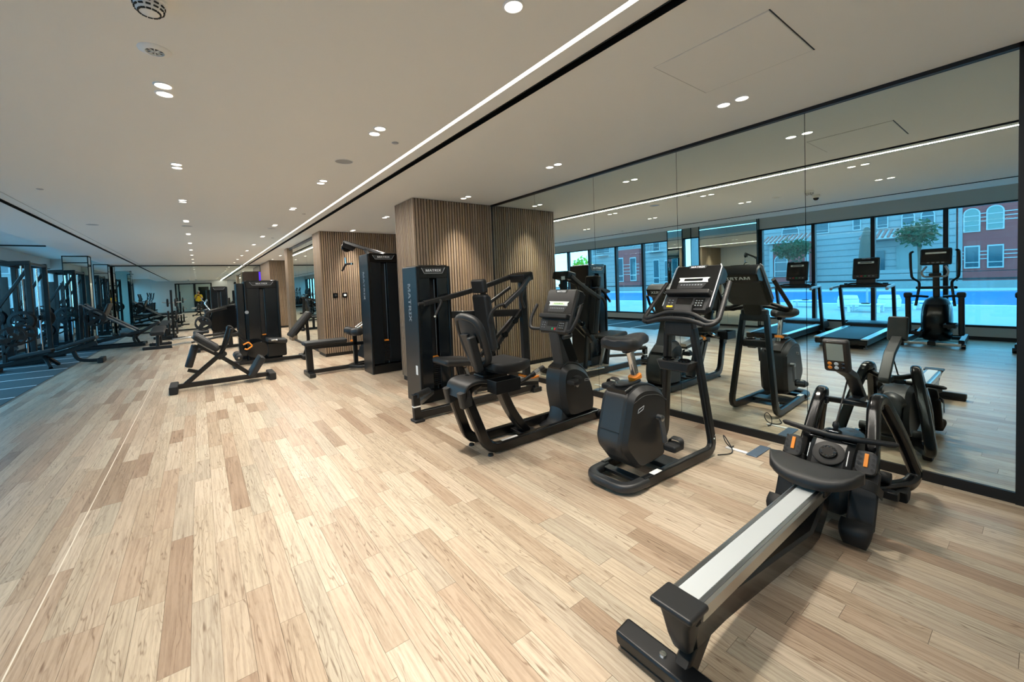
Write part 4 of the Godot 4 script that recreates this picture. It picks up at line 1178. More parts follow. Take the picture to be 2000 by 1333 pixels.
func nozzle_rings() -> Array:
	var R := []
	for q in [[0.94, 0.34, 0.085, 0.075], [1.0, 0.36, 0.075, 0.06], [1.03, 0.33, 0.07, 0.05], [1.06, 0.25, 0.065, 0.045], [1.06, 0.2, 0.05, 0.03]]:
		var r := PackedVector3Array()
		for j in 14:
			var a := TAU * j / 14.0
			r.append(V(q[0] + cos(a) * q[3] * 0.5, q[1] + sin(a) * q[3], 0) + V(0, 0, 0) + SIDE * cos(a) * q[2])
		R.append(r)
	return R

func heel_rings(c: Vector3) -> Array:
	# cup under the heel, hollow towards the plate
	var R := []
	for i in 7:
		var f := float(i) / 6.0
		var r := PackedVector3Array()
		for j in 16:
			var a := TAU * j / 16.0
			r.append(c + rotz(61) * V(-0.09 + 0.12 * f, 0.012 + 0.05 * sin(f * PI) * (0.6 + 0.4 * sin(a)), 0) + rotz(61) * V(0, sin(a) * 0.022 * (0.6 + f * 0.4), cos(a) * (0.045 + 0.022 * sin(minf(f * 1.6, 1.0) * PI * 0.5))))
		R.append(r)
	return R

# ---------------------------------------------------------------- shoulder press
func shoulder_press() -> Node3D:
	var t := thing("shoulder_press", "black shoulder press machine with weight tower beside the slatted pillar", "weight machine", V(2.6, 0, -4.15))
	tower(t, V(-0.325, 0, -0.47), 0.46, 0.40, 1.64)
	# base frame
	part(t, "base_rail", MB.new().bar([V(-0.84, 0.06, 0.22), V(0.80, 0.06, 0.20)], 0.06, 0.08, SIDE, 0.0, 0.01), M.black_coat)
	part(t, "base_rail", MB.new().bar([V(-0.1, 0.06, -0.30), V(0.80, 0.06, -0.12)], 0.06, 0.08, SIDE, 0.0, 0.01), M.black_coat)
	part(t, "base_rail", MB.new().bar([V(0.79, 0.06, 0.26), V(0.79, 0.06, -0.5)], 0.06, 0.08, Vector3.RIGHT, 0.0, 0.01), M.black_coat)
	part(t, "base_link", MB.new().bar([V(-0.84, 0.17, 0.22), V(-0.42, 0.13, -0.26)], 0.05, 0.05, Vector3.UP, 0.0, 0.008), M.steel)
	part(t, "front_leg", MB.new().bar([V(-0.84, 0.02, 0.22), V(-0.85, 0.28, 0.22)], 0.06, 0.08, SIDE, 0.0, 0.01), M.black_coat)
	part(t, "front_foot", MB.new().rbox(V(-0.84, 0.012, 0.23), V(0.11, 0.024, 0.13), 0.006), M.rubber)
	part(t, "step_bar", MB.new().tube([V(-0.85, 0.27, 0.24), V(-0.62, 0.25, 0.05)], 0.032, 12), M.rubber)
	part(t, "white_band", MB.new().bar([V(-0.845, 0.15, 0.22), V(-0.845, 0.165, 0.22)], 0.062, 0.082, SIDE, 0.0, 0.01), M.white)
	part(t, "hose", MB.new().tube([V(0.75, 0.10, 0.2), V(0.5, 0.12, 0.24), V(0.2, 0.105, 0.235)], 0.018, 8, 0.1), M.chrome)
	# seat
	var se := pad(t, "seat", V(-0.26, 0.52, 0.02), V(0.40, 0.075, 0.36), rotz(-6), 0.035)
	part(se, "seat_plate", MB.new().rbox(V(-0.24, 0.475, 0.02), V(0.30, 0.02, 0.22), 0.006, rotz(-6)), M.black_coat)
	part(t, "seat_post", MB.new().bar([V(-0.2, 0.48, 0.02), V(-0.12, 0.08, 0.02)], 0.06, 0.07, SIDE, 0.0, 0.008), M.black_coat)
	part(t, "seat_link", MB.new().bar([V(-0.12, 0.42, 0.02), V(0.02, 0.08, 0.02)], 0.04, 0.04, SIDE, 0.0, 0.008), M.steel)
	# backrest and head pad
	var bk := pad(t, "backrest", V(0.19, 0.93, 0.02), V(0.085, 0.70, 0.30), rotz(8), 0.035)
	part(bk, "back_board", MB.new().rbox(V(0.245, 0.93, 0.02), V(0.02, 0.64, 0.24), 0.006, rotz(8)), M.charcoal_plastic)
	pad(t, "head_pad", V(0.13, 1.375, 0.02), V(0.075, 0.17, 0.27), rotz(8), 0.03)
	part(t, "back_post", MB.new().bar([V(0.36, 0.08, 0.02), V(0.24, 0.95, 0.02), V(0.17, 1.40, 0.02)], 0.05, 0.06, SIDE, 0.2, 0.01), M.black_coat)
	part(t, "diagonal", MB.new().bar([V(0.20, 0.50, 0.05), V(0.78, 1.06, 0.05)], 0.05, 0.06, SIDE, 0.0, 0.01), M.black_coat)
	part(t, "diagonal", MB.new().bar([V(0.10, 0.45, -0.08), V(0.78, 1.0, -0.08)], 0.04, 0.05, SIDE, 0.0, 0.01), M.charcoal_plastic)
	for q in [[0.45, 0.76], [0.62, 0.92], [0.32, 0.62]]:
		disc(t, "pivot_joint", V(q[0], q[1], 0.07), 0.04, 0.05, SIDE, M.black_gloss)
	# rear upright and cross bars
	part(t, "rear_post", MB.new().bar([V(0.80, 0.02, 0.05), V(0.78, 1.46, 0.05)], 0.07, 0.10, SIDE, 0.0, 0.01), M.black_coat)
	part(t, "rear_foot", MB.new().rbox(V(0.80, 0.03, 0.1), V(0.14, 0.06, 0.34), 0.01), M.black_coat)
	part(t, "cross_bar", MB.new().bar([V(-0.12, 1.03, -0.40), V(0.76, 1.01, 0.02)], 0.05, 0.09, SIDE, 0.0, 0.008), M.black_coat)
	# overhead pivot and press arms
	part(t, "pivot_head", MB.new().rbox(V(0.77, 1.47, 0.05), V(0.17, 0.11, 0.30), 0.02, rotz(12), 3), M.black_coat)
	part(t, "pivot_sticker", MB.new().rbox(V(0.86, 1.44, 0.12), V(0.004, 0.05, 0.07), 0.001), M.white)
	for s in [-1.0, 1.0]:
		var z: float = 0.02 + 0.19 * s
		if s > 0.0:
			# the nearer arm hangs lowered
			var lo := part(t, "press_arm", MB.new().bar([V(0.78, 1.46, 0.19), V(0.60, 1.31, 0.24), V(0.30, 1.13, 0.28)], 0.05, 0.065, SIDE, 0.08, 0.018), M.charcoal_plastic)
			part(lo, "hand_grip", MB.new().tube([V(0.33, 1.15, 0.28), V(0.22, 1.14, 0.26), V(0.13, 1.06, 0.24), V(0.10, 0.96, 0.23)], 0.019, 10, 0.05), M.rubber)
			part(lo, "link_arm", MB.new().tube([V(0.70, 1.34, 0.21), V(0.62, 1.22, 0.2), V(0.74, 1.08, 0.12)], 0.022, 10, 0.06), M.charcoal_plastic)
			continue
		var ar := part(t, "press_arm", MB.new().bar([V(0.78, 1.50, 0.05 + 0.14 * s), V(0.30, 1.36, z), V(-0.1, 1.27, z + 0.03 * s), V(-0.50, 1.20, z + 0.05 * s)], 0.05, 0.065, SIDE, 0.1, 0.018), M.charcoal_plastic)
		part(ar, "hand_grip", MB.new().tube([V(-0.30, 1.235, z + 0.045 * s), V(-0.30, 1.21, z - 0.03 * s), V(-0.41, 1.05, z - 0.06 * s)], 0.019, 10, 0.05), M.rubber)
		part(ar, "grip_end", MB.new().lathe([Vector2(0, -0.012), Vector2(0.02, -0.012), Vector2(0.02, 0.01), Vector2(0, 0.014)], Transform3D(rotz(-35), V(-0.415, 1.043, z - 0.062 * s)), 10), M.chrome)
		part(ar, "upper_grip", MB.new().tube([V(-0.48, 1.205, z + 0.05 * s), V(-0.56, 1.195, z + 0.06 * s)], 0.02, 10), M.rubber)
		part(ar, "link_arm", MB.new().tube([V(0.70, 1.34, 0.05 + 0.16 * s), V(0.34, 1.12, z), V(0.24, 1.06, z), V(0.16, 0.98, z - 0.08 * s)], 0.024, 10, 0.08), M.charcoal_plastic)
	part(t, "warning_label", MB.new().rbox(V(-0.5555, 0.40, -0.36), V(0.002, 0.11, 0.05), 0.0005), M.white)
	return t

# ---------------------------------------------------------------- lat pulldown and low row
func cable_row() -> Node3D:
	var t := thing("cable_row_machine", "black cable row and pulldown machine with flat bench and tall weight tower", "weight machine", V(2.0, 0, -7.0))
	tower(t, V(0.46, 0, 0.27), 0.54, 0.42, 1.96)
	# bench
	var be := pad(t, "bench_pad", V(-0.34, 0.535, -0.28), V(0.68, 0.07, 0.26), Basis(), 0.025)
	part(be, "pad_frame", MB.new().rbox(V(-0.32, 0.492, -0.28), V(0.62, 0.03, 0.16), 0.008), M.black_coat)
	part(t, "bench_beam", MB.new().bar([V(-0.62, 0.465, -0.28), V(0.45, 0.44, -0.28)], 0.06, 0.06, SIDE, 0.0, 0.008), M.black_coat)
	part(t, "bench_leg", MB.new().bar([V(-0.60, 0.50, -0.28), V(-0.585, 0.03, -0.28)], 0.09, 0.10, SIDE, 0.0, 0.01), M.black_coat)
	part(t, "foot_bar", MB.new().rbox(V(-0.60, 0.035, -0.28), V(0.09, 0.07, 0.5), 0.01), M.black_coat)
	part(t, "base_beam", MB.new().bar([V(-0.60, 0.06, -0.28), V(0.5, 0.06, -0.28)], 0.07, 0.06, SIDE, 0.0, 0.008), M.black_coat)
	for s in [-1.0, 1.0]:
		part(t, "base_fork", MB.new().bar([V(0.02, 0.06, -0.28), V(0.18, 0.06, -0.28 + 0.2 * s), V(0.5, 0.06, -0.28 + 0.24 * s)], 0.05, 0.06, Vector3.UP, 0.08, 0.008), M.black_coat)
	part(t, "knee_post", MB.new().bar([V(0.16, 0.06, -0.28), V(0.15, 0.62, -0.28)], 0.06, 0.07, SIDE, 0.0, 0.008), M.black_coat)
	for s in [-1.0, 1.0]:
		roller(t, V(0.14 + 0.02 * s, 0.66, -0.28 + 0.13 * s), 0.22, 0.07, V(0.25, 0.12 * s, 1))
	part(t, "knee_knob", MB.new().lathe([Vector2(0, -0.02), Vector2(0.018, -0.02), Vector2(0.018, 0.02), Vector2(0, 0.02)], Transform3D(rotz(90), V(0.1, 0.5, -0.28)), 10), M.orange)
	part(t, "foot_plate", MB.new().rbox(V(0.30, 0.30, -0.28), V(0.04, 0.24, 0.4), 0.01, rotz(-20)), M.black_coat)
	part(t, "row_handle", MB.new().tube([V(0.2, 0.72, -0.36), V(0.32, 0.80, -0.36), V(0.32, 0.80, -0.20), V(0.2, 0.72, -0.20), V(0.2, 0.72, -0.36)], 0.011, 8, 0.03), M.chrome)
	part(t, "row_cable", MB.new().tube([V(0.32, 0.8, -0.28), V(0.48, 0.62, -0.1)], 0.004, 6), M.rubber)
	# top boom
	part(t, "boom", MB.new().bar([V(0.78, 1.94, 0.05), V(0.05, 2.22, -0.28)], 0.045, 0.06, SIDE, 0.0, 0.012), M.black_coat)
	part(t, "boom_brace", MB.new().bar([V(0.38, 1.90, 0.1), V(0.36, 2.08, -0.1)], 0.04, 0.05, SIDE, 0.0, 0.008), M.black_coat)
	disc(t, "pulley", V(0.10, 2.13, -0.29), 0.085, 0.035, SIDE, M.black_gloss)
	disc(t, "pulley", V(0.20, 2.14, -0.29), 0.055, 0.035, SIDE, M.black_gloss)
	part(t, "pulley_bracket", MB.new().rbox(V(0.12, 2.14, -0.255), V(0.2, 0.10, 0.012), 0.005, rotz(-20)), M.black_coat)
	part(t, "cable", MB.new().tube([V(0.045, 2.08, -0.29), V(0.07, 1.95, -0.29)], 0.004, 6), M.rubber)
	var hd := part(t, "pull_handle", MB.new().tube([V(0.07, 1.95, -0.29), V(0.075, 1.85, -0.29)], 0.012, 8), M.chrome)
	part(hd, "hand_grip", MB.new().tube([V(0.02, 1.72, -0.34), V(0.075, 1.84, -0.29), V(0.17, 1.84, -0.24)], 0.018, 8, 0.03), M.rubber)
	part(hd, "grip_end", MB.new().rbox(V(0.165, 1.84, -0.24), V(0.05, 0.045, 0.045), 0.015, Basis(), 3), M.chrome)
	return t

# ---------------------------------------------------------------- crossed-frame bench
func ab_bench() -> Node3D:
	var t := thing("back_extension_bench", "black back extension bench with crossed frame standing alone on the wood floor", "exercise bench", V(0.26, 0, -7.6))
	part(t, "base_beam", MB.new().bar([V(-0.60, 0.075, 0), V(0.62, 0.075, 0)], 0.06, 0.07, SIDE, 0.0, 0.008), M.black_coat)
	for s in [-1.0, 1.0]:
		part(t, "foot_bar", MB.new().rbox(V(0.62 * s, 0.06, 0.0), V(0.10, 0.11, 0.46 if s < 0 else 0.42), 0.012), M.rubber)
	part(t, "strut", MB.new().bar([V(-0.50, 0.08, 0), V(-0.02, 0.50, 0), V(0.10, 0.90, 0)], 0.055, 0.065, SIDE, 0.06, 0.01), M.black_coat)
	part(t, "strut", MB.new().bar([V(0.36, 0.09, 0), V(-0.10, 0.50, 0), V(-0.32, 0.66, 0)], 0.055, 0.06, SIDE, 0.05, 0.01), M.black_coat)
	part(t, "joint", MB.new().rbox(V(-0.03, 0.47, 0), V(0.14, 0.10, 0.09), 0.02, rotz(40)), M.black_coat)
	for s in [-1.0, 1.0]:
		pad(t, "hip_pad", V(-0.21, 0.69, 0.14 * s), V(0.38, 0.085, 0.20), rotz(-40), 0.035)
	part(t, "pad_plate", MB.new().rbox(V(-0.235, 0.645, 0), V(0.30, 0.02, 0.40), 0.005, rotz(-40)), M.steel)
	# shin end
	part(t, "shin_arm", MB.new().bar([V(0.34, 0.09, 0), V(0.50, 0.34, 0)], 0.05, 0.06, SIDE, 0.0, 0.01), M.black_coat)
	part(t, "foot_plate", MB.new().rbox(V(0.42, 0.23, 0), V(0.09, 0.34, 0.36), 0.02, rotz(-32), 3), M.charcoal_plastic)
	for s in [-1.0, 1.0]:
		roller(t, V(0.18, 0.42, 0.14 * s), 0.2, 0.055, SIDE)
	part(t, "roller_axle", MB.new().tube([V(0.18, 0.42, -0.25), V(0.18, 0.42, 0.25)], 0.012, 8), M.chrome)
	# handles
	for s in [-1.0, 1.0]:
		part(t, "handle", MB.new().tube([V(-0.02, 0.50, 0.05 * s), V(0.06, 0.70, 0.28 * s), V(0.10, 0.88, 0.30 * s)], 0.016, 8, 0.06), M.black_coat)
	roller(t, V(-0.39, 0.50, 0.0), 0.34, 0.05, V(0.3, 1, 0), M.charcoal_plastic)
	part(t, "rest_bracket", MB.new().bar([V(-0.45, 0.30, 0), V(-0.30, 0.24, 0)], 0.04, 0.05, SIDE, 0.0, 0.008), M.black_coat)
	return t

# ---------------------------------------------------------------- leg extension
func leg_extension() -> Node3D:
	var t := thing("leg_extension_machine", "black leg extension machine with reclined seat in front of a wide weight tower", "weight machine", V(1.1, 0, -9.6))
	tower(t, V(-0.06, 0, -0.22), 0.62, 0.42, 1.64)
	part(t, "stack_side", MB.new().rbox(V(-0.44, 0.80, -0.22), V(0.14, 1.60, 0.36), 0.015), M.shroud)
	part(t, "cable_guide", MB.new().tube([V(-0.33, 1.0, 0.04), V(-0.33, 0.62, 0.05), V(-0.36, 0.2, 0.05)], 0.012, 8), M.black_coat)
	disc(t, "cable_wheel", V(-0.35, 1.02, 0.05), 0.035, 0.03, SIDE, M.silver_plastic)
	part(t, "base_beam", MB.new().bar([V(-0.62, 0.06, 0.32), V(0.62, 0.05, 0.32)], 0.07, 0.07, SIDE, 0.0, 0.01), M.black_coat)
	part(t, "rear_leg", MB.new().bar([V(0.45, 0.05, 0.32), V(0.60, 0.05, 0.32), V(0.70, 0.35, 0.32), V(0.68, 0.78, 0.32)], 0.05, 0.06, SIDE, 0.1, 0.01), M.black_coat)
	part(t, "rear_foot", MB.new().rbox(V(0.58, 0.04, 0.32), V(0.09, 0.08, 0.5), 0.01), M.rubber)
	part(t, "front_foot", MB.new().rbox(V(-0.60, 0.04, 0.32), V(0.10, 0.08, 0.5), 0.01), M.rubber)
	pad(t, "seat", V(0.10, 0.44, 0.32), V(0.36, 0.09, 0.40), rotz(-8), 0.035)
	pad(t, "backrest", V(0.54, 0.72, 0.32), V(0.62, 0.09, 0.36), rotz(50), 0.035)
	part(t, "back_board", MB.new().rbox(V(0.60, 0.69, 0.32), V(0.5, 0.02, 0.26), 0.006, rotz(50)), M.black_coat)
	part(t, "seat_base", MB.new().rbox(V(0.10, 0.26, 0.32), V(0.34, 0.28, 0.16), 0.02), M.black_coat)
	part(t, "seat_handle", MB.new().rbox(V(0.04, 0.46, 0.54), V(0.12, 0.035, 0.03), 0.01), M.chrome)
	part(t, "swing_arm", MB.new().bar([V(-0.08, 0.36, 0.32), V(-0.22, 0.22, 0.32), V(-0.40, 0.46, 0.32), V(-0.62, 0.72, 0.32)], 0.05, 0.06, SIDE, 0.06, 0.01), M.black_coat)
	part(t, "cam_plate", MB.new().extrude(spline([-0.40, 0.20, -0.20, 0.12, -0.05, 0.22, -0.08, 0.40, -0.24, 0.44, -0.38, 0.36], 3), 0.36, 0.385, Transform3D(), 0.004), M.black_gloss)
	part(t, "range_lever", MB.new().tube([V(-0.47, 0.42, 0.42), V(-0.38, 0.46, 0.42), V(-0.32, 0.38, 0.42), V(-0.41, 0.32, 0.42), V(-0.45, 0.34, 0.42)], 0.014, 8, 0.02), M.orange, "orange range of motion lever")
	roller(t, V(-0.66, 0.74, 0.32), 0.44, 0.055, SIDE)
	for s in [-1.0, 1.0]:
		part(t, "long_handle", MB.new().tube([V(-0.55, 0.66, 0.32 + 0.16 * s), V(-1.25, 0.60 - 0.03 * s, 0.36 + 0.16 * s)], 0.022, 10), M.black_coat)
		part(t, "handle_sleeve", MB.new().tube([V(-1.25, 0.60 - 0.03 * s, 0.36 + 0.16 * s), V(-1.52, 0.577 - 0.035 * s, 0.37 + 0.16 * s)], 0.026, 10), M.chrome)
	return t

func build_gym() -> void:
	rower()
	upright_bike()
	recumbent_bike()
	shoulder_press()
	cable_row()
	ab_bench()
	leg_extension()
	# dark switch plates on the slatted column
	for k in 2:
		var sw := thing("wall_switch", ["black square switch plate nearer the mirror strip on slatted column", "black square switch plate with white rocker on slatted column"][k], "switch", V(2.32 + 0.19 * k, 1.28, -9.012))
		part(sw, "plate", MB.new().rbox(V(0, 0, 0.006), V(0.10, 0.10, 0.014), 0.004), M.black_gloss)
		part(sw, "rocker", MB.new().rbox(V(0, 0, 0.014), V(0.05, 0.045, 0.006), 0.002), M.graphite_plastic if k == 0 else M.white)

# ---------------------------------------------------------------- window side
func build_window_side() -> void:
	# wall with a row of tall windows
	var w := struct("wall_left")
	slab(w, "sill_wall", V(XW - 0.22, 0, ZE - 0.2), V(XW, 0.235, ZB + 0.2), M.grey_paint)
	slab(w, "head_wall", V(XW - 0.22, 2.52, ZE - 0.2), V(XW, 3.0, ZB + 0.2), M.grey_paint)
	var bs := struct("baseboard_left")
	slab(bs, "board", V(XW, 0, ZE), V(XW + 0.015, 0.065, ZB), M.black_metal)
	var mz := [ZB, 0.9, -0.12, -1.22, -2.28, -3.33, -4.44, -6.02, -6.9, -7.91, -8.97, -10.17, -11.23, -12.3, -13.3, -14.9, -16.2, -17.5, -18.8, -20.1, ZE]
	for i in mz.size() - 1:
		var g := struct("window_%d" % (i + 1))
		var z0: float = mz[i + 1]; var z1: float = mz[i]
		slab(g, "mullion", V(XW - 0.10, 0.235, z1 - 0.035), V(XW + 0.02, 2.52, z1 + 0.035), M.black_metal)
		slab(g, "frame_bottom", V(XW - 0.08, 0.235, z0 + 0.035), V(XW + 0.01, 0.275, z1 - 0.035), M.black_metal)
		slab(g, "frame_top", V(XW - 0.08, 2.49, z0 + 0.035), V(XW + 0.01, 2.52, z1 - 0.035), M.black_metal)
		slab(g, "pane", V(XW - 0.05, 0.275, z0 + 0.035), V(XW - 0.042, 2.49, z1 - 0.035), M.glass)
	# mirror-clad columns
	mirror_column("wide mirror panel edged in black set between the windows beside the treadmills", -4.095, -3.985, -4.48, -5.98)
	mirror_column("slim mirror-clad column edged in black next to the wide mirror panel", -4.09, -3.62, -6.28, -6.74)
	mirror_column("mirror-clad column edged in black between the smith machines", -2.95, -2.45, -16.16, -16.55)
	mirror_column("mirror-clad column edged in black in the corner by the end mirror", -2.92, -2.55, -20.08, -20.5)
	# treadmills and ellipticals facing the windows
	var t0 := treadmill("black treadmill with silver side rails facing the windows next to the elliptical trainer", V(-2.75, 0, -2.24))
	copy(t0, V(-2.75, 0, -3.42), 0.0, "black treadmill with silver side rails facing the windows beside the wide mirror panel")
	var e0 := elliptical("black elliptical trainer with upright moving arms by the windows", V(-3.05, 0, -1.23))
	copy(e0, V(-3.0, 0, 0.04), 0.0, "second elliptical trainer standing nearer the wall with the door")
	# strength machines along the turf
	var s0 := smith("tall black smith machine with chrome guide rods and weight discs on the turf", V(-3.2, 0.001, -14.1))
	copy(s0, V(-3.25, 0.001, -17.9), 0.0, "second tall smith machine near the corner by the end mirror")
	sled_bench()
	leg_press()
	flat_bench("grey padded flat bench on black T feet at the edge of the turf", V(-0.95, 0, -14.75))
	copy(get_node("flat_bench"), V(-0.95, 0, -18.0), 0.0, "black flat bench standing close to the end mirror")
	plate_tree(V(-0.72, 0, -17.0))
	lever_machine(V(0.5, 0, -12.6))
	seated_machine(V(0.55, 0, -16.2))

func mirror_column(label: String, x0: float, x1: float, z0: float, z1: float) -> void:
	var c := thing("mirror_column", label, "column", V((x0 + x1) * 0.5, 0, (z0 + z1) * 0.5))
	var hx := (x1 - x0) * 0.5; var hz := (z0 - z1) * 0.5
	var top := H if x1 > -2.66 else 2.845
	slab(c, "core", V(-hx + 0.006, 0, -hz + 0.006), V(hx - 0.006, top - 0.002, hz - 0.006), M.grey_paint)
	var hh := top - 0.03
	slab(c, "pane", V(-hx, 0.05, hz - 0.006), V(hx, hh, hz), M.mirror)
	if hz > 0.5:
		slab(c, "pane", V(hx - 0.006, 0.05, -hz), V(hx, hh, -0.002), M.mirror)
		slab(c, "pane", V(hx - 0.006, 0.05, 0.002), V(hx, hh, hz), M.mirror)
	else:
		slab(c, "pane", V(hx - 0.006, 0.05, -hz), V(hx, hh, hz), M.mirror)
	slab(c, "pane", V(-hx, 0.05, -hz), V(hx, hh, -hz + 0.006), M.mirror)
	for q in [[hx, hz], [hx, -hz], [-hx, hz]]:
		slab(c, "edge_strip", V(q[0] - 0.012, 0, q[1] - 0.012), V(q[0] + 0.008, top - 0.003, q[1] + 0.008), M.black_metal)
	slab(c, "top_strip", V(-hx, hh, hz - 0.012), V(hx, hh + 0.028, hz + 0.008), M.black_metal)
	slab(c, "top_strip", V(hx - 0.012, hh, -hz), V(hx + 0.008, hh + 0.028, hz), M.black_metal)
	slab(c, "base_strip", V(-hx, 0, hz - 0.012), V(hx, 0.05, hz + 0.008), M.black_metal)
	slab(c, "base_strip", V(hx - 0.012, 0, -hz), V(hx + 0.008, 0.05, hz), M.black_metal)

func treadmill(label: String, at: Vector3) -> Node3D:
	# walker faces -x; rear of the deck at +x
	var t := thing("treadmill", label, "treadmill", at)
	part(t, "deck", MB.new().extrude(P2([-0.95, 0.09, 1.12, 0.075, 1.15, 0.10, 1.15, 0.165, 1.12, 0.185, -0.95, 0.21]), -0.37, 0.37, Transform3D(), 0.01), M.black_coat)
	part(t, "belt", MB.new().bar([V(-0.85, 0.213, 0), V(1.13, 0.189, 0)], 0.53, 0.006, SIDE, 0.0, 0.002), M.rubber)
	for s in [-1.0, 1.0]:
		part(t, "side_rail", MB.new().bar([V(-0.95, 0.213, 0.335 * s), V(1.15, 0.187, 0.335 * s)], 0.10, 0.022, SIDE, 0.0, 0.006), M.aluminium)
		part(t, "rear_foot", MB.new().lathe([Vector2(0, 0), Vector2(0.03, 0), Vector2(0.03, 0.025), Vector2(0.012, 0.03), Vector2(0.012, 0.09), Vector2(0, 0.09)], Transform3D(Basis(), V(0.98, 0, 0.32 * s)), 12), M.steel)
		part(t, "upright", MB.new().bar([V(-0.72, 0.03, 0.40 * s), V(-0.80, 0.14, 0.40 * s), V(-0.58, 1.06, 0.41 * s)], 0.055, 0.09, SIDE, 0.06, 0.014), M.black_coat)
		part(t, "handrail", MB.new().bar([V(-0.62, 1.07, 0.41 * s), V(-0.10, 1.05, 0.42 * s), V(0.0, 1.02, 0.42 * s)], 0.045, 0.05, SIDE, 0.05, 0.016), M.silver_plastic)
		part(t, "front_foot", MB.new().rbox(V(-0.75, 0.045, 0.39 * s), V(0.32, 0.09, 0.07), 0.012), M.black_coat)
	part(t, "end_roller_cap", MB.new().rbox(V(1.14, 0.13, 0), V(0.04, 0.08, 0.72), 0.012), M.black_gloss)
	part(t, "motor_hood", MB.new().extrude(spline([-1.28, 0.09, -0.78, 0.09, -0.76, 0.22, -0.85, 0.30, -1.15, 0.31, -1.28, 0.22], 3), -0.40, 0.40, Transform3D(), 0.04), M.charcoal_plastic)
	part(t, "cross_tray", MB.new().rbox(V(-0.56, 1.06, 0), V(0.20, 0.06, 0.80), 0.02, rotz(6), 3), M.charcoal_plastic)
	part(t, "front_grip", MB.new().tube([V(-0.50, 1.10, -0.26), V(-0.38, 1.12, -0.2), V(-0.38, 1.12, 0.2), V(-0.50, 1.10, 0.26)], 0.017, 10, 0.05), M.rubber)
	for s in [-1.0, 1.0]:
		part(t, "cup_holder", MB.new().lathe([Vector2(0.0, 0.0), Vector2(0.035, 0.0), Vector2(0.045, 0.035), Vector2(0.04, 0.037), Vector2(0.03, 0.01)], Transform3D(Basis(), V(-0.56, 1.085, 0.30 * s)), 14), M.black_gloss)
	part(t, "mast", MB.new().bar([V(-0.60, 1.06, 0), V(-0.62, 1.25, 0)], 0.30, 0.08, SIDE, 0.0, 0.014), M.charcoal_plastic)
	# console faces +x
	var c := Node3D.new()
	c.name = "console"
	t.add_child(c, true)
	var up := V(-0.22, 1.0, 0).normalized()
	c.transform = Transform3D(Basis(V(0, 0, -1), up, V(0, 0, -1).cross(up)), V(-0.58, 1.42, 0))
	part(c, "shell", MB.new().rbox(V(0, 0, -0.035), V(0.42, 0.44, 0.07), 0.03, Basis(), 4), M.charcoal_plastic)
	part(c, "screen", MB.new().rbox(V(0, 0.03, 0.001), V(0.38, 0.32, 0.006), 0.004), M.screen_black)
	part(c, "display_bracket", MB.new().rbox(V(0, 0.115, 0.005), V(0.25, 0.04, 0.004), 0.002), M.led_window)
	part(c, "display", MB.new().rbox(V(0, 0.115, 0.0075), V(0.18, 0.018, 0.002), 0.001), M.shroud)
	for k in 5:
		part(c, "key", MB.new().rbox(V(-0.12 + 0.06 * k, -0.165, 0.006), V(0.035, 0.02, 0.005), 0.002), [M.letter_grey, M.letter_grey, M.green, M.red, M.letter_grey][k])
	text(c, "lettering", "MATRIX", 0.018, M.letter_white, V(0, 0.198, 0.001), Basis(), 1.5)
	return t

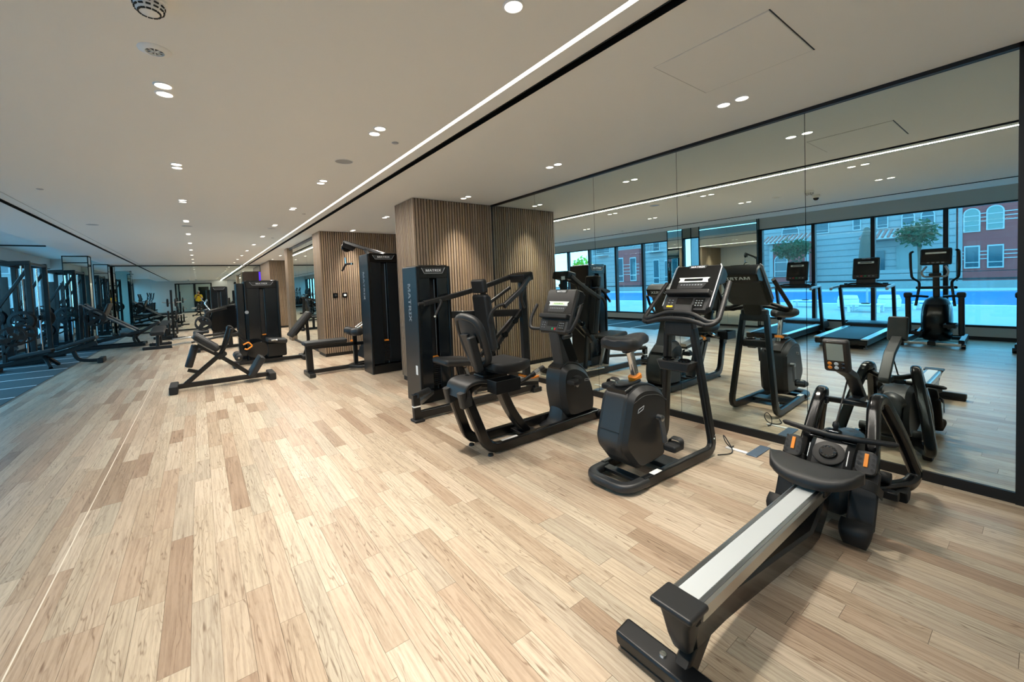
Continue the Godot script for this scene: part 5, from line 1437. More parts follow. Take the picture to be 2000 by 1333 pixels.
func elliptical(label: String, at: Vector3) -> Node3D:
	# walker faces -x
	var t := thing("elliptical_trainer", label, "elliptical", at)
	part(t, "base_beam", MB.new().bar([V(-0.65, 0.07, 0), V(0.45, 0.07, 0)], 0.10, 0.07, SIDE, 0.0, 0.012), M.black_coat)
	part(t, "rear_bar", MB.new().bar([V(0.38, 0.06, -0.37), V(0.38, 0.06, 0.37)], 0.05, 0.05, Vector3.UP, 0.0, 0.012), M.aluminium)
	part(t, "front_bar", MB.new().bar([V(-0.62, 0.06, -0.33), V(-0.62, 0.06, 0.33)], 0.06, 0.06, Vector3.UP, 0.0, 0.012), M.black_coat)
	for s in [-1.0, 1.0]:
		disc(t, "foot_wheel", V(0.40, 0.045, 0.37 * s), 0.045, 0.05, SIDE, M.black_gloss)
		part(t, "side_beam", MB.new().bar([V(-0.60, 0.10, 0.31 * s), V(0.36, 0.09, 0.34 * s)], 0.07, 0.10, SIDE, 0.0, 0.012), M.black_coat)
	var h := part(t, "drum_housing", MB.new().loft(drum_rings()), M.black_gloss)
	part(h, "drum_cap", MB.new().lathe([Vector2(0.0, 0.15), Vector2(0.08, 0.135), Vector2(0.15, 0.08), Vector2(0.18, 0.0)], Transform3D(Basis(), V(-0.12, 0.72, 0)), 20), M.charcoal_plastic)
	part(t, "mast", MB.new().bar([V(-0.10, 0.80, 0), V(-0.02, 1.45, 0)], 0.09, 0.07, SIDE, 0.0, 0.018), M.black_coat)
	part(t, "cross_arm", MB.new().rbox(V(-0.06, 1.02, 0), V(0.06, 0.05, 0.52), 0.015, Basis(), 3), M.black_coat)
	part(t, "cup_tray", MB.new().rbox(V(0.03, 1.26, 0), V(0.14, 0.05, 0.16), 0.02, Basis(), 3), M.charcoal_plastic)
	part(t, "fixed_grip", MB.new().tube([V(0.0, 1.40, -0.12), V(0.10, 1.30, -0.17), V(0.12, 1.22, -0.14), V(0.02, 1.22, -0.05), V(0.02, 1.22, 0.05), V(0.12, 1.22, 0.14), V(0.10, 1.30, 0.17), V(0.0, 1.40, 0.12)], 0.017, 10, 0.04), M.silver_plastic)
	var c := Node3D.new()
	c.name = "console"
	t.add_child(c, true)
	var up := V(-0.2, 1.0, 0).normalized()
	c.transform = Transform3D(Basis(V(0, 0, -1), up, V(0, 0, -1).cross(up)), V(0.02, 1.58, 0))
	part(c, "shell", MB.new().rbox(V(0, 0, -0.035), V(0.40, 0.30, 0.07), 0.03, Basis(), 4), M.charcoal_plastic)
	part(c, "screen", MB.new().rbox(V(0, 0.01, 0.001), V(0.36, 0.22, 0.006), 0.004), M.screen_black)
	part(c, "display_bracket", MB.new().rbox(V(0, 0.06, 0.005), V(0.26, 0.03, 0.004), 0.002), M.led_window)
	for k in 4:
		part(c, "key", MB.new().rbox(V(-0.09 + 0.06 * k, -0.115, 0.006), V(0.035, 0.02, 0.005), 0.002), M.letter_grey)
	for s in [-1.0, 1.0]:
		part(t, "moving_arm", MB.new().tube([V(0.22, 1.68, 0.255 * s), V(0.20, 1.66, 0.295 * s), V(0.16, 1.40, 0.295 * s), V(0.12, 1.20, 0.285 * s), V(0.06, 1.14, 0.20 * s), V(0.04, 1.05, 0.20 * s), V(0.10, 0.70, 0.24 * s)], 0.02, 10, 0.05), M.black_coat)
		part(t, "link_post", MB.new().rbox(V(0.18, 0.56, 0.325 * s), V(0.09, 0.72, 0.075), 0.025, rotz(-4), 3), M.black_coat)
		part(t, "link_head", MB.new().rbox(V(0.20, 0.90, 0.325 * s), V(0.12, 0.10, 0.11), 0.03, Basis(), 3), M.charcoal_plastic)
		part(t, "link_arm", MB.new().tube([V(0.0, 0.86, 0.1 * s), V(0.12, 0.88, 0.22 * s), V(0.2, 0.88, 0.31 * s)], 0.022, 8, 0.06), M.black_coat)
		var pd := part(t, "foot_pedal", open_box(V(0.16, 0.30 + 0.07 * s, 0.20 * s), V(0.38, 0.06, 0.15), 0.012), M.rubber)
		part(pd, "pedal_arm", MB.new().bar([V(-0.35, 0.28, 0.2 * s), V(0.34, 0.27 + 0.07 * s, 0.2 * s)], 0.05, 0.05, SIDE, 0.0, 0.01), M.black_coat)
	return t

func drum_rings() -> Array:
	var R := []
	for q in [[0.08, 0.20, 0.17], [0.12, 0.24, 0.19], [0.30, 0.27, 0.20], [0.50, 0.26, 0.20], [0.65, 0.22, 0.19], [0.72, 0.18, 0.175]]:
		var r := PackedVector3Array()
		for j in 18:
			var a := TAU * j / 18.0
			r.append(V(-0.12 + signf(cos(a)) * pow(absf(cos(a)), 0.8) * q[1], q[0], signf(sin(a)) * pow(absf(sin(a)), 0.8) * q[2]))
		R.append(r)
	return R

func smith(label: String, at: Vector3) -> Node3D:
	# two side frames, along z
	var t := thing("smith_machine", label, "weight machine", at)
	for s in [-1.0, 1.0]:
		var z: float = 0.62 * s
		part(t, "front_post", MB.new().bar([V(0.20, 0.0, z), V(0.20, 2.22, z)], 0.08, 0.09, SIDE, 0.0, 0.012), M.black_coat)
		part(t, "rear_post", MB.new().bar([V(-0.45, 0.0, z), V(-0.30, 0.8, z), V(-0.30, 2.20, z)], 0.08, 0.09, SIDE, 0.2, 0.012), M.black_coat)
		part(t, "top_beam", MB.new().bar([V(-0.34, 2.24, z), V(0.24, 2.26, z)], 0.09, 0.09, SIDE, 0.0, 0.02), M.charcoal_plastic)
		part(t, "brace", MB.new().bar([V(0.18, 2.1, z), V(-0.32, 1.2, z)], 0.05, 0.06, SIDE, 0.0, 0.01), M.black_coat)
		part(t, "base_beam", MB.new().bar([V(-0.55, 0.05, z), V(0.45, 0.05, z)], 0.09, 0.09, SIDE, 0.0, 0.012), M.black_coat)
		part(t, "guide_rod", MB.new().tube([V(0.08, 0.12, z - 0.09 * s), V(0.08, 2.2, z - 0.09 * s)], 0.016, 10), M.chrome)
		part(t, "stack_cover", MB.new().rbox(V(-0.16, 1.0, z), V(0.12, 1.9, 0.02), 0.006), M.shroud)
		part(t, "bar_hook", MB.new().rbox(V(0.08, 1.0, z - 0.09 * s), V(0.07, 0.12, 0.06), 0.012), M.black_gloss)
		for k in 2:
			plate(t, V(0.08, 0.98, z + (0.09 + 0.06 * k) * s), 0.225 - 0.03 * k, 0.045, SIDE)
		for k in 2:
			plate(t, V(-0.36, 0.55 + 0.52 * k, z + 0.09 * s), 0.20, 0.045, SIDE)
		part(t, "storage_peg", MB.new().tube([V(-0.36, 0.55, z), V(-0.36, 0.55, z + 0.2 * s)], 0.022, 8), M.chrome)
	part(t, "bar", MB.new().tube([V(0.08, 0.98, -1.0), V(0.08, 0.98, 1.0)], 0.015, 10), M.chrome)
	for x in [-0.30, 0.20]:
		part(t, "top_cross_bar", MB.new().bar([V(x, 2.25, -0.62), V(x, 2.25, 0.62)], 0.06, 0.07, Vector3.UP, 0.0, 0.012), M.black_coat)
	part(t, "rear_cross_bar", MB.new().bar([V(-0.36, 0.3, -0.62), V(-0.36, 0.3, 0.62)], 0.06, 0.07, Vector3.UP, 0.0, 0.012), M.black_coat)
	return t

func sled_bench() -> void:
	var t := thing("incline_bench", "long low black incline bench with curved rear foot on the turf lines", "exercise bench", V(-2.6, 0.001, -12.55))
	part(t, "main_beam", MB.new().bar([V(-0.75, 0.12, 0), V(0.10, 0.26, 0), V(0.74, 0.44, 0)], 0.07, 0.09, SIDE, 0.2, 0.012), M.black_coat)
	part(t, "rear_foot", MB.new().bar([V(0.36, 0.33, 0), V(0.42, 0.10, 0), V(0.62, 0.055, 0), V(0.78, 0.055, 0)], 0.06, 0.07, SIDE, 0.1, 0.012), M.black_coat)
	part(t, "foot_cap", MB.new().rbox(V(0.80, 0.055, 0), V(0.10, 0.11, 0.40), 0.014), M.rubber)
	for s in [-1.0, 1.0]:
		part(t, "front_leg", MB.new().bar([V(-0.05, 0.24, 0.05 * s), V(0.08, 0.02, 0.30 * s)], 0.06, 0.06, Vector3.RIGHT, 0.0, 0.012), M.black_coat)
	part(t, "front_bar", MB.new().rbox(V(-0.74, 0.06, 0), V(0.09, 0.12, 0.5), 0.012), M.rubber)
	pad(t, "seat_pad", V(-0.22, 0.31, 0), V(0.62, 0.08, 0.30), rotz(9), 0.03)
	pad(t, "back_pad", V(0.44, 0.47, 0), V(0.66, 0.08, 0.30), rotz(17), 0.03)
	part(t, "post", MB.new().bar([V(-0.60, 0.14, 0), V(-0.60, 0.62, 0)], 0.06, 0.06, SIDE, 0.0, 0.01), M.black_coat)
	for s in [-1.0, 1.0]:
		roller(t, V(-0.60, 0.62, 0.14 * s), 0.22, 0.06, SIDE)
		plate(t, V(-0.40, 0.72, 0.30 * s), 0.2, 0.045, V(0.3, 0.1, 1.0))
	part(t, "plate_bar", MB.new().tube([V(-0.42, 0.72, -0.36), V(-0.40, 0.72, 0.36)], 0.02, 8), M.chrome)
	part(t, "plate_arm", MB.new().bar([V(-0.60, 0.35, 0), V(-0.41, 0.72, 0)], 0.06, 0.05, SIDE, 0.0, 0.01), M.black_coat)

func leg_press() -> void:
	var t := thing("leg_press", "large black incline leg press with sloping sled rails beside the turf", "weight machine", V(-2.15, 0, -15.75))
	for s in [-1.0, 1.0]:
		var z: float = 0.30 * s
		part(t, "sled_rail", MB.new().tube([V(-0.42, 1.27, z), V(0.66, 0.46, z)], 0.028, 10), M.steel)
		part(t, "base_beam", MB.new().bar([V(-0.75, 0.06, z), V(0.85, 0.06, z)], 0.07, 0.08, SIDE, 0.0, 0.012), M.black_coat)
		part(t, "rail_post", MB.new().bar([V(-0.42, 0.06, z), V(-0.40, 1.25, z)], 0.06, 0.07, SIDE, 0.0, 0.012), M.black_coat)
		part(t, "lower_link", MB.new().bar([V(-0.6, 0.12, z), V(0.75, 0.42, z)], 0.06, 0.07, SIDE, 0.0, 0.012), M.black_coat)
		part(t, "rail_foot", MB.new().bar([V(0.66, 0.46, z), V(0.60, 0.24, z), V(0.68, 0.06, z)], 0.05, 0.06, SIDE, 0.08, 0.012), M.black_coat)
		for k in 2:
			plate(t, V(-0.12, 0.90, z + (0.12 + 0.06 * k) * s), 0.225, 0.045, SIDE)
	part(t, "sled", MB.new().rbox(V(-0.10, 0.92, 0), V(0.40, 0.14, 0.54), 0.02, rotz(-37), 3), M.black_gloss)
	part(t, "foot_platform", MB.new().rbox(V(0.05, 1.0, 0), V(0.05, 0.56, 0.70), 0.015, rotz(-20)), M.charcoal_plastic)
	pad(t, "seat_pad", V(0.50, 0.34, 0), V(0.40, 0.09, 0.42), rotz(-12), 0.035)
	pad(t, "back_pad", V(0.92, 0.50, 0), V(0.62, 0.09, 0.42), rotz(32), 0.035)
	part(t, "plate_bar", MB.new().tube([V(-0.12, 0.90, -0.55), V(-0.12, 0.90, 0.55)], 0.024, 10), M.chrome)
	for x in [-0.72, 0.8]:
		part(t, "cross_bar", MB.new().bar([V(x, 0.06, -0.34), V(x, 0.06, 0.34)], 0.06, 0.07, Vector3.UP, 0.0, 0.012), M.black_coat)

func flat_bench(label: String, at: Vector3) -> Node3D:
	var t := thing("flat_bench", label, "exercise bench", at)
	pad(t, "bench_pad", V(0, 0.47, 0.0), V(0.30, 0.09, 1.15), Basis(Vector3.RIGHT, deg_to_rad(5)), 0.03)
	part(t, "pad_board", MB.new().rbox(V(0, 0.415, 0), V(0.26, 0.02, 1.05), 0.005, Basis(Vector3.RIGHT, deg_to_rad(5))), M.charcoal_plastic)
	part(t, "spine", MB.new().bar([V(0, 0.36, -0.5), V(0, 0.30, 0.42)], 0.06, 0.07, Vector3.RIGHT, 0.0, 0.01), M.black_coat)
	for s in [-1.0, 1.0]:
		part(t, "leg", MB.new().bar([V(0, 0.34, 0.42 * s), V(0, 0.05, 0.52 * s)], 0.07, 0.07, Vector3.RIGHT, 0.0, 0.01), M.black_coat)
		part(t, "foot_bar", MB.new().rbox(V(0, 0.04, 0.53 * s), V(0.62 if s > 0 else 0.5, 0.08, 0.08), 0.012), M.rubber)
		disc(t, "transport_wheel", V(0.18 * s, 0.045, -0.60), 0.045, 0.03, Vector3.RIGHT, M.rubber)
	return t

func plate_tree(at: Vector3) -> void:
	var t := thing("plate_tree", "tall black storage post with weight discs on pegs near the end mirror", "weight rack", at)
	part(t, "post", MB.new().bar([V(0, 0.0, 0), V(0, 1.6, 0)], 0.06, 0.06, SIDE, 0.0, 0.01), M.black_coat)
	part(t, "base", MB.new().rbox(V(0, 0.03, 0), V(0.60, 0.06, 0.08), 0.01).rbox(V(0, 0.03, 0), V(0.08, 0.06, 0.60), 0.01), M.black_coat)
	for k in 3:
		for s in [-1.0, 1.0]:
			plate(t, V(0.10 * s, 0.35 + 0.42 * k, 0), 0.19 - 0.03 * k, 0.05, Vector3.RIGHT)
			part(t, "peg", MB.new().tube([V(0.02 * s, 0.35 + 0.42 * k, 0), V(0.24 * s, 0.37 + 0.42 * k, 0)], 0.018, 8), M.chrome)

func lever_machine(at: Vector3) -> void:
	var t := thing("lever_row_machine", "dark plate loaded lever machine with weight disc behind the weight tower", "weight machine", at)
	part(t, "base_beam", MB.new().bar([V(-0.6, 0.06, 0), V(0.55, 0.06, 0)], 0.08, 0.08, SIDE, 0.0, 0.012), M.black_coat)
	part(t, "side_cover", MB.new().extrude(spline([-0.28, 0.50, -0.26, 0.95, 0.0, 1.10, 0.34, 1.08, 0.38, 0.60, 0.10, 0.48], 4), -0.16, 0.16, Transform3D(), 0.03), M.black_gloss)
	part(t, "post", MB.new().bar([V(0.1, 0.06, 0), V(0.08, 0.6, 0)], 0.10, 0.10, SIDE, 0.0, 0.012), M.black_coat)
	for s in [-1.0, 1.0]:
		part(t, "lever", MB.new().bar([V(0.05, 1.05, 0.2 * s), V(-0.35, 0.98, 0.24 * s), V(-0.45, 0.70, 0.26 * s)], 0.05, 0.06, SIDE, 0.1, 0.012), M.black_coat)
		plate(t, V(-0.45, 0.70, 0.32 * s), 0.17, 0.05, SIDE)
		part(t, "foot_bar", MB.new().rbox(V(0.58 * s, 0.04, 0), V(0.09, 0.08, 0.55), 0.012), M.rubber)
		part(t, "hand_grip", MB.new().tube([V(-0.30, 1.02, 0.24 * s), V(-0.40, 1.18, 0.22 * s), V(-0.34, 1.28, 0.2 * s)], 0.018, 8, 0.05), M.chrome)
	pad(t, "chest_pad", V(-0.35, 0.85, 0), V(0.09, 0.40, 0.28), rotz(8), 0.035)
	pad(t, "seat", V(-0.5, 0.48, 0), V(0.32, 0.08, 0.32), Basis(), 0.03)
	part(t, "seat_post", MB.new().bar([V(-0.5, 0.45, 0), V(-0.42, 0.08, 0)], 0.06, 0.07, SIDE, 0.0, 0.01), M.black_coat)

func seated_machine(at: Vector3) -> void:
	var t := thing("chest_press_machine", "black weight tower machine with seat close to the end mirror", "weight machine", at)
	tower(t, V(-0.02, 0, 0), 0.46, 0.40, 1.64, 0.0, false)
	pad(t, "seat", V(0.42, 0.46, 0.36), V(0.36, 0.08, 0.36), Basis(), 0.035)
	pad(t, "backrest", V(0.62, 0.80, 0.36), V(0.09, 0.56, 0.30), rotz(-12), 0.035)
	part(t, "seat_post", MB.new().bar([V(0.45, 0.44, 0.36), V(0.45, 0.05, 0.36)], 0.07, 0.08, SIDE, 0.0, 0.01), M.black_coat)
	part(t, "base_beam", MB.new().bar([V(-0.1, 0.05, 0.36), V(0.85, 0.05, 0.36)], 0.07, 0.08, SIDE, 0.0, 0.01), M.black_coat)
	part(t, "foot_bar", MB.new().rbox(V(0.85, 0.04, 0.36), V(0.09, 0.08, 0.5), 0.01), M.rubber)
	for s in [-1.0, 1.0]:
		part(t, "press_arm", MB.new().tube([V(0.70, 1.15, 0.36 + 0.28 * s), V(0.40, 1.08, 0.36 + 0.30 * s), V(0.20, 0.95, 0.36 + 0.28 * s), V(0.20, 0.85, 0.36 + 0.16 * s)], 0.022, 8, 0.06), M.black_coat)
	part(t, "rear_post", MB.new().bar([V(0.80, 0.05, 0.36), V(0.72, 1.2, 0.36)], 0.08, 0.08, SIDE, 0.0, 0.012), M.black_coat)
	part(t, "top_cross_bar", MB.new().bar([V(0.72, 1.17, 0.04), V(0.72, 1.17, 0.68)], 0.06, 0.06, Vector3.UP, 0.0, 0.012), M.black_coat)

func build_far_end() -> void:
	# screen hung in front of the end mirror
	var tv := thing("wall_screen", "flat black screen with violet picture edge hung high at the end mirror", "screen", V(1.92, 2.12, ZE + 0.05))
	part(tv, "frame", MB.new().rbox(V(0, 0, 0), V(0.74, 0.44, 0.04), 0.008), M.black_gloss)
	mat("screen_dark", Color(0.10, 0.08, 0.07), 0.1, 0.0, {"emission_enabled": true, "emission": Color(0.22, 0.17, 0.14), "emission_energy_multiplier": 0.4})
	mat("screen_violet", Color(0.2, 0.12, 0.5), 0.1, 0.0, {"emission_enabled": true, "emission": Color(0.36, 0.22, 0.95), "emission_energy_multiplier": 0.8})
	slab(tv, "picture", V(-0.35, -0.2, 0.02), V(0.24, 0.2, 0.022), M.screen_dark)
	slab(tv, "picture_edge", V(0.24, -0.2, 0.02), V(0.35, 0.2, 0.022), M.screen_violet)
	part(tv, "wall_mount", MB.new().rbox(V(0, 0, -0.035), V(0.2, 0.2, 0.03), 0.004), M.black_coat)

# ---------------------------------------------------------------- outside the windows
const XF := -46.0

func build_outside() -> void:
	var pv := noise(77, 0.35, 3)
	mat("paving", Color(0.60, 0.60, 0.59), 0.75)
	mat("facade_white", Color(0.57, 0.565, 0.56), 0.85)
	mat("facade_red", Color(0.60, 0.26, 0.25), 0.85)
	mat("surround", Color(0.68, 0.68, 0.67), 0.8)
	mat("pane_dark", Color(0.16, 0.30, 0.34), 0.08)
	mat("pane_pale", Color(0.40, 0.50, 0.48), 0.15)
	mat("roof_tile", Color(0.66, 0.42, 0.38), 0.8)
	mat("water", Color(0.05, 0.42, 0.68), 0.3, 0.0, {"metallic_specular": 0.15})
	mat("parapet", Color(0.52, 0.54, 0.53), 0.85)
	mat("leaf", Color(0.12, 0.25, 0.14), 0.7, 0.0, {"backlight_enabled": true, "backlight": Color(0.12, 0.25, 0.08)})
	mat("leaf_bright", Color(0.62, 0.74, 0.16), 0.6, 0.0, {"backlight_enabled": true, "backlight": Color(0.3, 0.35, 0.05)})
	mat("bark", Color(0.36, 0.30, 0.25), 0.9)
	mat("canvas", Color(0.38, 0.33, 0.29), 0.9)
	mat("band_dark", Color(0.40, 0.44, 0.46), 0.8)

	var g := struct("floor_terrace")
	slab(g, "paving", V(-14.7, -0.3, -75), V(XW - 0.2, -0.05, 20), M.paving)
	slab(g, "paving", V(-60, -0.3, -75), V(-27.7, -0.05, 20), M.paving)
	slab(g, "pool_floor", V(-27.7, -0.5, -75), V(-14.7, -0.3, 20), M.paving)
	slab(g, "paving", V(-27.7, -0.3, -75), V(-14.7, -0.05, -50), M.paving)
	var wa := thing("pool_water", "bright blue swimming pool water outside the windows", "pool", V(-21.2, -0.14, -15.0))
	part(wa, "surface", MB.new().cube(V(0, 0, 0), V(12.98, 0.06, 69.9)), M.water)
	part(wa, "coping", MB.new().cube(V(6.4, 0.06, 0), V(0.2, 0.08, 69.9)), M.white)
	var pw := thing("parapet_wall", "low grey wall with black top rail beyond the pool", "wall", V(-31.8, 0, -27.5))
	part(pw, "wall", MB.new().cube(V(0, 0.18, 0), V(0.2, 0.46, 95)), M.parapet)
	part(pw, "rail", MB.new().cube(V(0, 0.53, 0), V(0.07, 0.12, 95)), M.black_metal)
	# thin railing line in front of the houses
	part(pw, "upper_rail", MB.new().cube(V(-6.0, 0.95, 0), V(0.05, 0.05, 95)), M.black_metal)

	# red villa
	var r := thing("red_villa", "dull red villa with arched upper windows beyond the pool", "house", V(XF, 0, -1.0))
	part(r, "wall", MB.new().cube(V(-2, 4.5, 1.03), V(4, 9, 9.9)), M.facade_red)
	part(r, "corner_strip", MB.new().cube(V(0.03, 4.5, -3.75), V(0.1, 9, 0.25)), M.facade_white)
	for q in [[-3.1, 5.23], [-1.81, 5.30], [1.2, 5.3], [2.5, 5.3]]:
		arch_window(r, q[0], q[1], 0.80, 1.88, M.pane_pale)
	for q in [[-3.08, 2.08], [-1.79, 2.07], [1.2, 2.08], [2.5, 2.08]]:
		rect_window(r, q[0], q[1], 0.74, 1.78, M.pane_dark)
	for y in [5.73, 5.4, 5.07, 2.53, 2.23, 1.9]:
		for q in [[-3.72, -3.55], [-2.65, -2.25], [-1.35, 0.7]]:
			part(r, "mortar_band", MB.new().cube(V(0.02, y, (q[0] + q[1]) * 0.5), V(0.06, 0.07, q[1] - q[0])), M.surround)

	# white villa
	var w := thing("white_villa", "white villa with tiled canopies and arched windows beyond the pool", "house", V(XF, 0, -12.7))
	part(w, "wall", MB.new().cube(V(-2, 4.5, 0), V(4, 9, 15.4)), M.facade_white)
	for q in [[4.70, 5.76], [5.98, 5.73]]:
		arch_window(w, q[0], q[1], 0.75, 1.57, M.pane_dark)
	arch_window(w, -4.74, 6.0, 1.5, 1.3, M.pane_dark)
	rect_window(w, 2.91, 5.9, 0.7, 1.1, M.pane_dark)
	rect_window(w, -1.82, 5.95, 1.0, 1.05, M.pane_dark)
	rect_window(w, 1.0, 6.2, 0.5, 1.6, M.pane_dark)
	part(w, "entrance_door", MB.new().cube(V(0.05, 1.94, 2.77), V(0.1, 2.4, 0.6)), M.pane_dark)
	part(w, "shutter_door", MB.new().cube(V(0.03, 2.0, 4.73), V(0.1, 3.1, 1.7)), M.parapet)
	part(w, "low_wall", MB.new().cube(V(1.2, 0.6, 4.4), V(0.2, 1.3, 3.2)), M.facade_white)
	var bay := part(w, "red_bay", MB.new().cube(V(0.4, 2.3, -4.62), V(1.2, 4.6, 3.8)), M.facade_red)
	for z in [-6.3, -2.9]:
		part(bay, "pilaster", MB.new().cube(V(1.05, 2.3, z), V(0.15, 4.6, 0.35)), M.facade_white)
	arch_window(w, -5.35, 2.11, 1.13, 2.32, M.pane_dark, 1.02)
	for q in [[-4.9, 4.75, 4.3], [3.6, 4.3, 4.2]]:
		var cn := part(w, "canopy", MB.new().extrude(P2([0.0, q[1] + 0.75, 1.7, q[1], 1.7, q[1] - 0.12, 0.0, q[1] - 0.12]), q[0] - q[2] * 0.5, q[0] + q[2] * 0.5, Transform3D(), 0.0), M.surround)
		for k in 11:
			part(cn, "tile_row", MB.new().tube([V(0.02, q[1] + 0.79, q[0] - q[2] * 0.5 + 0.1 + k * (q[2] - 0.2) / 10.0), V(1.74, q[1] + 0.03, q[0] - q[2] * 0.5 + 0.1 + k * (q[2] - 0.2) / 10.0)], 0.11, 6), M.roof_tile)
	for k in 9:
		part(w, "joint_band", MB.new().cube(V(0.01, 1.6 + k * 0.62, 0), V(0.05, 0.05, 15.3)), M.band_dark)

	# villa further along, then a pale one
	var b := thing("corner_villa", "pale villa with red middle bay and balconies far along the pool", "house", V(XF, 0, -39.0))
	part(b, "wall", MB.new().cube(V(-2, 4.5, 0), V(4, 9, 15.5)), M.facade_white)
	var rb := part(b, "red_bay", MB.new().cube(V(0.25, 2.9, 0.2), V(0.6, 5.8, 4.3)), M.facade_red)
	for k in 4: part(rb, "mortar_band", MB.new().cube(V(0.57, 2.0 + k * 0.5, 0.2), V(0.06, 0.08, 4.2)), M.surround)
	for q in [[-0.93, 2.76, 0.74, 3.6, 0.58], [1.3, 2.76, 0.9, 3.4, 0.58], [4.83, 2.2, 0.8, 3.4, 0.02], [-5.2, 2.6, 2.0, 2.1, 0.02], [-4.8, 6.4, 2.6, 1.3, 0.02], [0.2, 6.9, 1.6, 1.3, 0.02], [6.6, 2.2, 0.8, 3.0, 0.02]]:
		rect_window(b, q[0], q[1], q[2], q[3], M.pane_dark, q[4])
	for q in [[4.9, 5.1], [-4.8, 5.3]]:
		var ba := part(b, "balcony", MB.new().cube(V(0.6, q[1], q[0]), V(1.2, 0.15, 2.2)), M.surround)
		part(ba, "balcony_rail", MB.new().cube(V(1.15, q[1] + 0.95, q[0]), V(0.05, 0.06, 2.2)), M.black_metal)
		for k in 9: part(ba, "baluster", MB.new().cube(V(1.15, q[1] + 0.5, q[0] - 1.0 + 0.25 * k), V(0.04, 0.9, 0.04)), M.black_metal)
	rect_window(b, 4.9, 6.2, 0.9, 2.0, M.pane_dark)
	for k in 10:
		part(b, "joint_band", MB.new().cube(V(0.01, 1.2 + k * 0.62, 0), V(0.05, 0.05, 15.3)), M.band_dark)
	var l := thing("link_house", "white house between the two villas beyond the pool", "house", V(XF - 3.0, 0, -25.85))
	part(l, "wall", MB.new().cube(V(-2, 3.5, 0), V(4, 7, 10.6)), M.facade_white)
	for q in [[-3.0, 2.2], [0.0, 2.2], [3.0, 2.2], [-3.0, 5.2], [0.0, 5.2], [3.0, 5.2]]:
		rect_window(l, q[0], q[1], 1.0, 1.5, M.pane_dark)

	var eh := thing("end_house", "pale grey house with dark windows closing the far end of the terrace", "house", V(-13.3, 0, -60.0))
	part(eh, "wall", MB.new().cube(V(0, 4.0, 0), V(17.4, 8.1, 4.0)), M.parapet)
	for i in 6:
		for j in 2:
			var wn := part(eh, "window", MB.new().cube(V(-7.2 + 2.9 * i, 1.9 + 3.2 * j, 2.03), V(1.4, 2.1, 0.1)), M.surround)
			part(wn, "pane", MB.new().cube(V(-7.2 + 2.9 * i, 1.9 + 3.2 * j, 2.07), V(1.2, 1.9, 0.06)), M.pane_dark)
	# trees before the houses
	tree("leafy green tree standing before the red bay of the white villa", V(-38, 0, -14.6), 3.4, 1.35, 1)
	tree("spreading green tree standing between the white and red villas", V(-38, 0, -6.2), 4.0, 1.35, 2)
	# furled parasol, planters, low tables on the terrace
	var u := thing("furled_parasol", "furled brown garden parasol standing by the pool", "parasol", V(-13.5, -0.05, -4.3))
	part(u, "pole", MB.new().tube([V(0, 0.0, 0), V(0, 3.1, 0)], 0.035, 8), M.surround)
	part(u, "canopy", MB.new().lathe([Vector2(0.0, 3.12), Vector2(0.1, 3.02), Vector2(0.2, 2.6), Vector2(0.25, 2.0), Vector2(0.27, 1.4), Vector2(0.16, 1.35), Vector2(0.0, 1.6)], Transform3D(), 12), M.canvas)
	part(u, "base", MB.new().lathe([Vector2(0.0, 0.1), Vector2(0.3, 0.09), Vector2(0.34, 0.0)], Transform3D(), 16), M.parapet)
	var p0 := planter("white barrel planter on the terrace beside the low table", V(-11.4, -0.05, -4.4))
	copy(p0, V(-11.7, -0.05, -3.35), 0.0, "white barrel planter on the terrace nearer the parasol's far side")
	var t0 := low_table("low white slatted table with dark dish on the terrace", V(-10.6, -0.05, -3.75))
	copy(t0, V(-12.4, -0.05, -6.0), 0.0, "low white slatted table near the treadmill windows")
	copy(t0, V(-12.4, -0.05, -2.4), 0.0, "low white slatted table close to the pool edge")
	# bright shrub by the last windows
	var s := thing("bright_shrub", "yellow-green leafy shrub in a pot outside the windows", "plant", V(-8.0, -0.05, -14.05))
	part(s, "pot", MB.new().lathe([Vector2(0, 0), Vector2(0.22, 0), Vector2(0.3, 0.6), Vector2(0.26, 0.6), Vector2(0, 0.5)], Transform3D(), 16), M.parapet)
	part(s, "stem", MB.new().tube([V(0, 0.5, 0), V(0.03, 1.7, 0.02), V(0, 2.2, 0)], 0.03, 6), M.bark)
	part(s, "foliage", leaves(V(0, 2.25, 0), 0.4, 120, 0.26, 9), M.leaf_bright)

func rect_window(p: Node3D, z: float, y: float, w: float, h: float, m: Material, x := 0.02) -> void:
	var f := part(p, "window", MB.new().cube(V(x + 0.03, y, z), V(0.08, h + 0.16, w + 0.16)), M.surround)
	part(f, "pane", MB.new().cube(V(x + 0.06, y + h * 0.12, z), V(0.05, h * 0.72, w)), m)
	part(f, "pane", MB.new().cube(V(x + 0.06, y - h * 0.38, z), V(0.05, h * 0.2, w)), m)

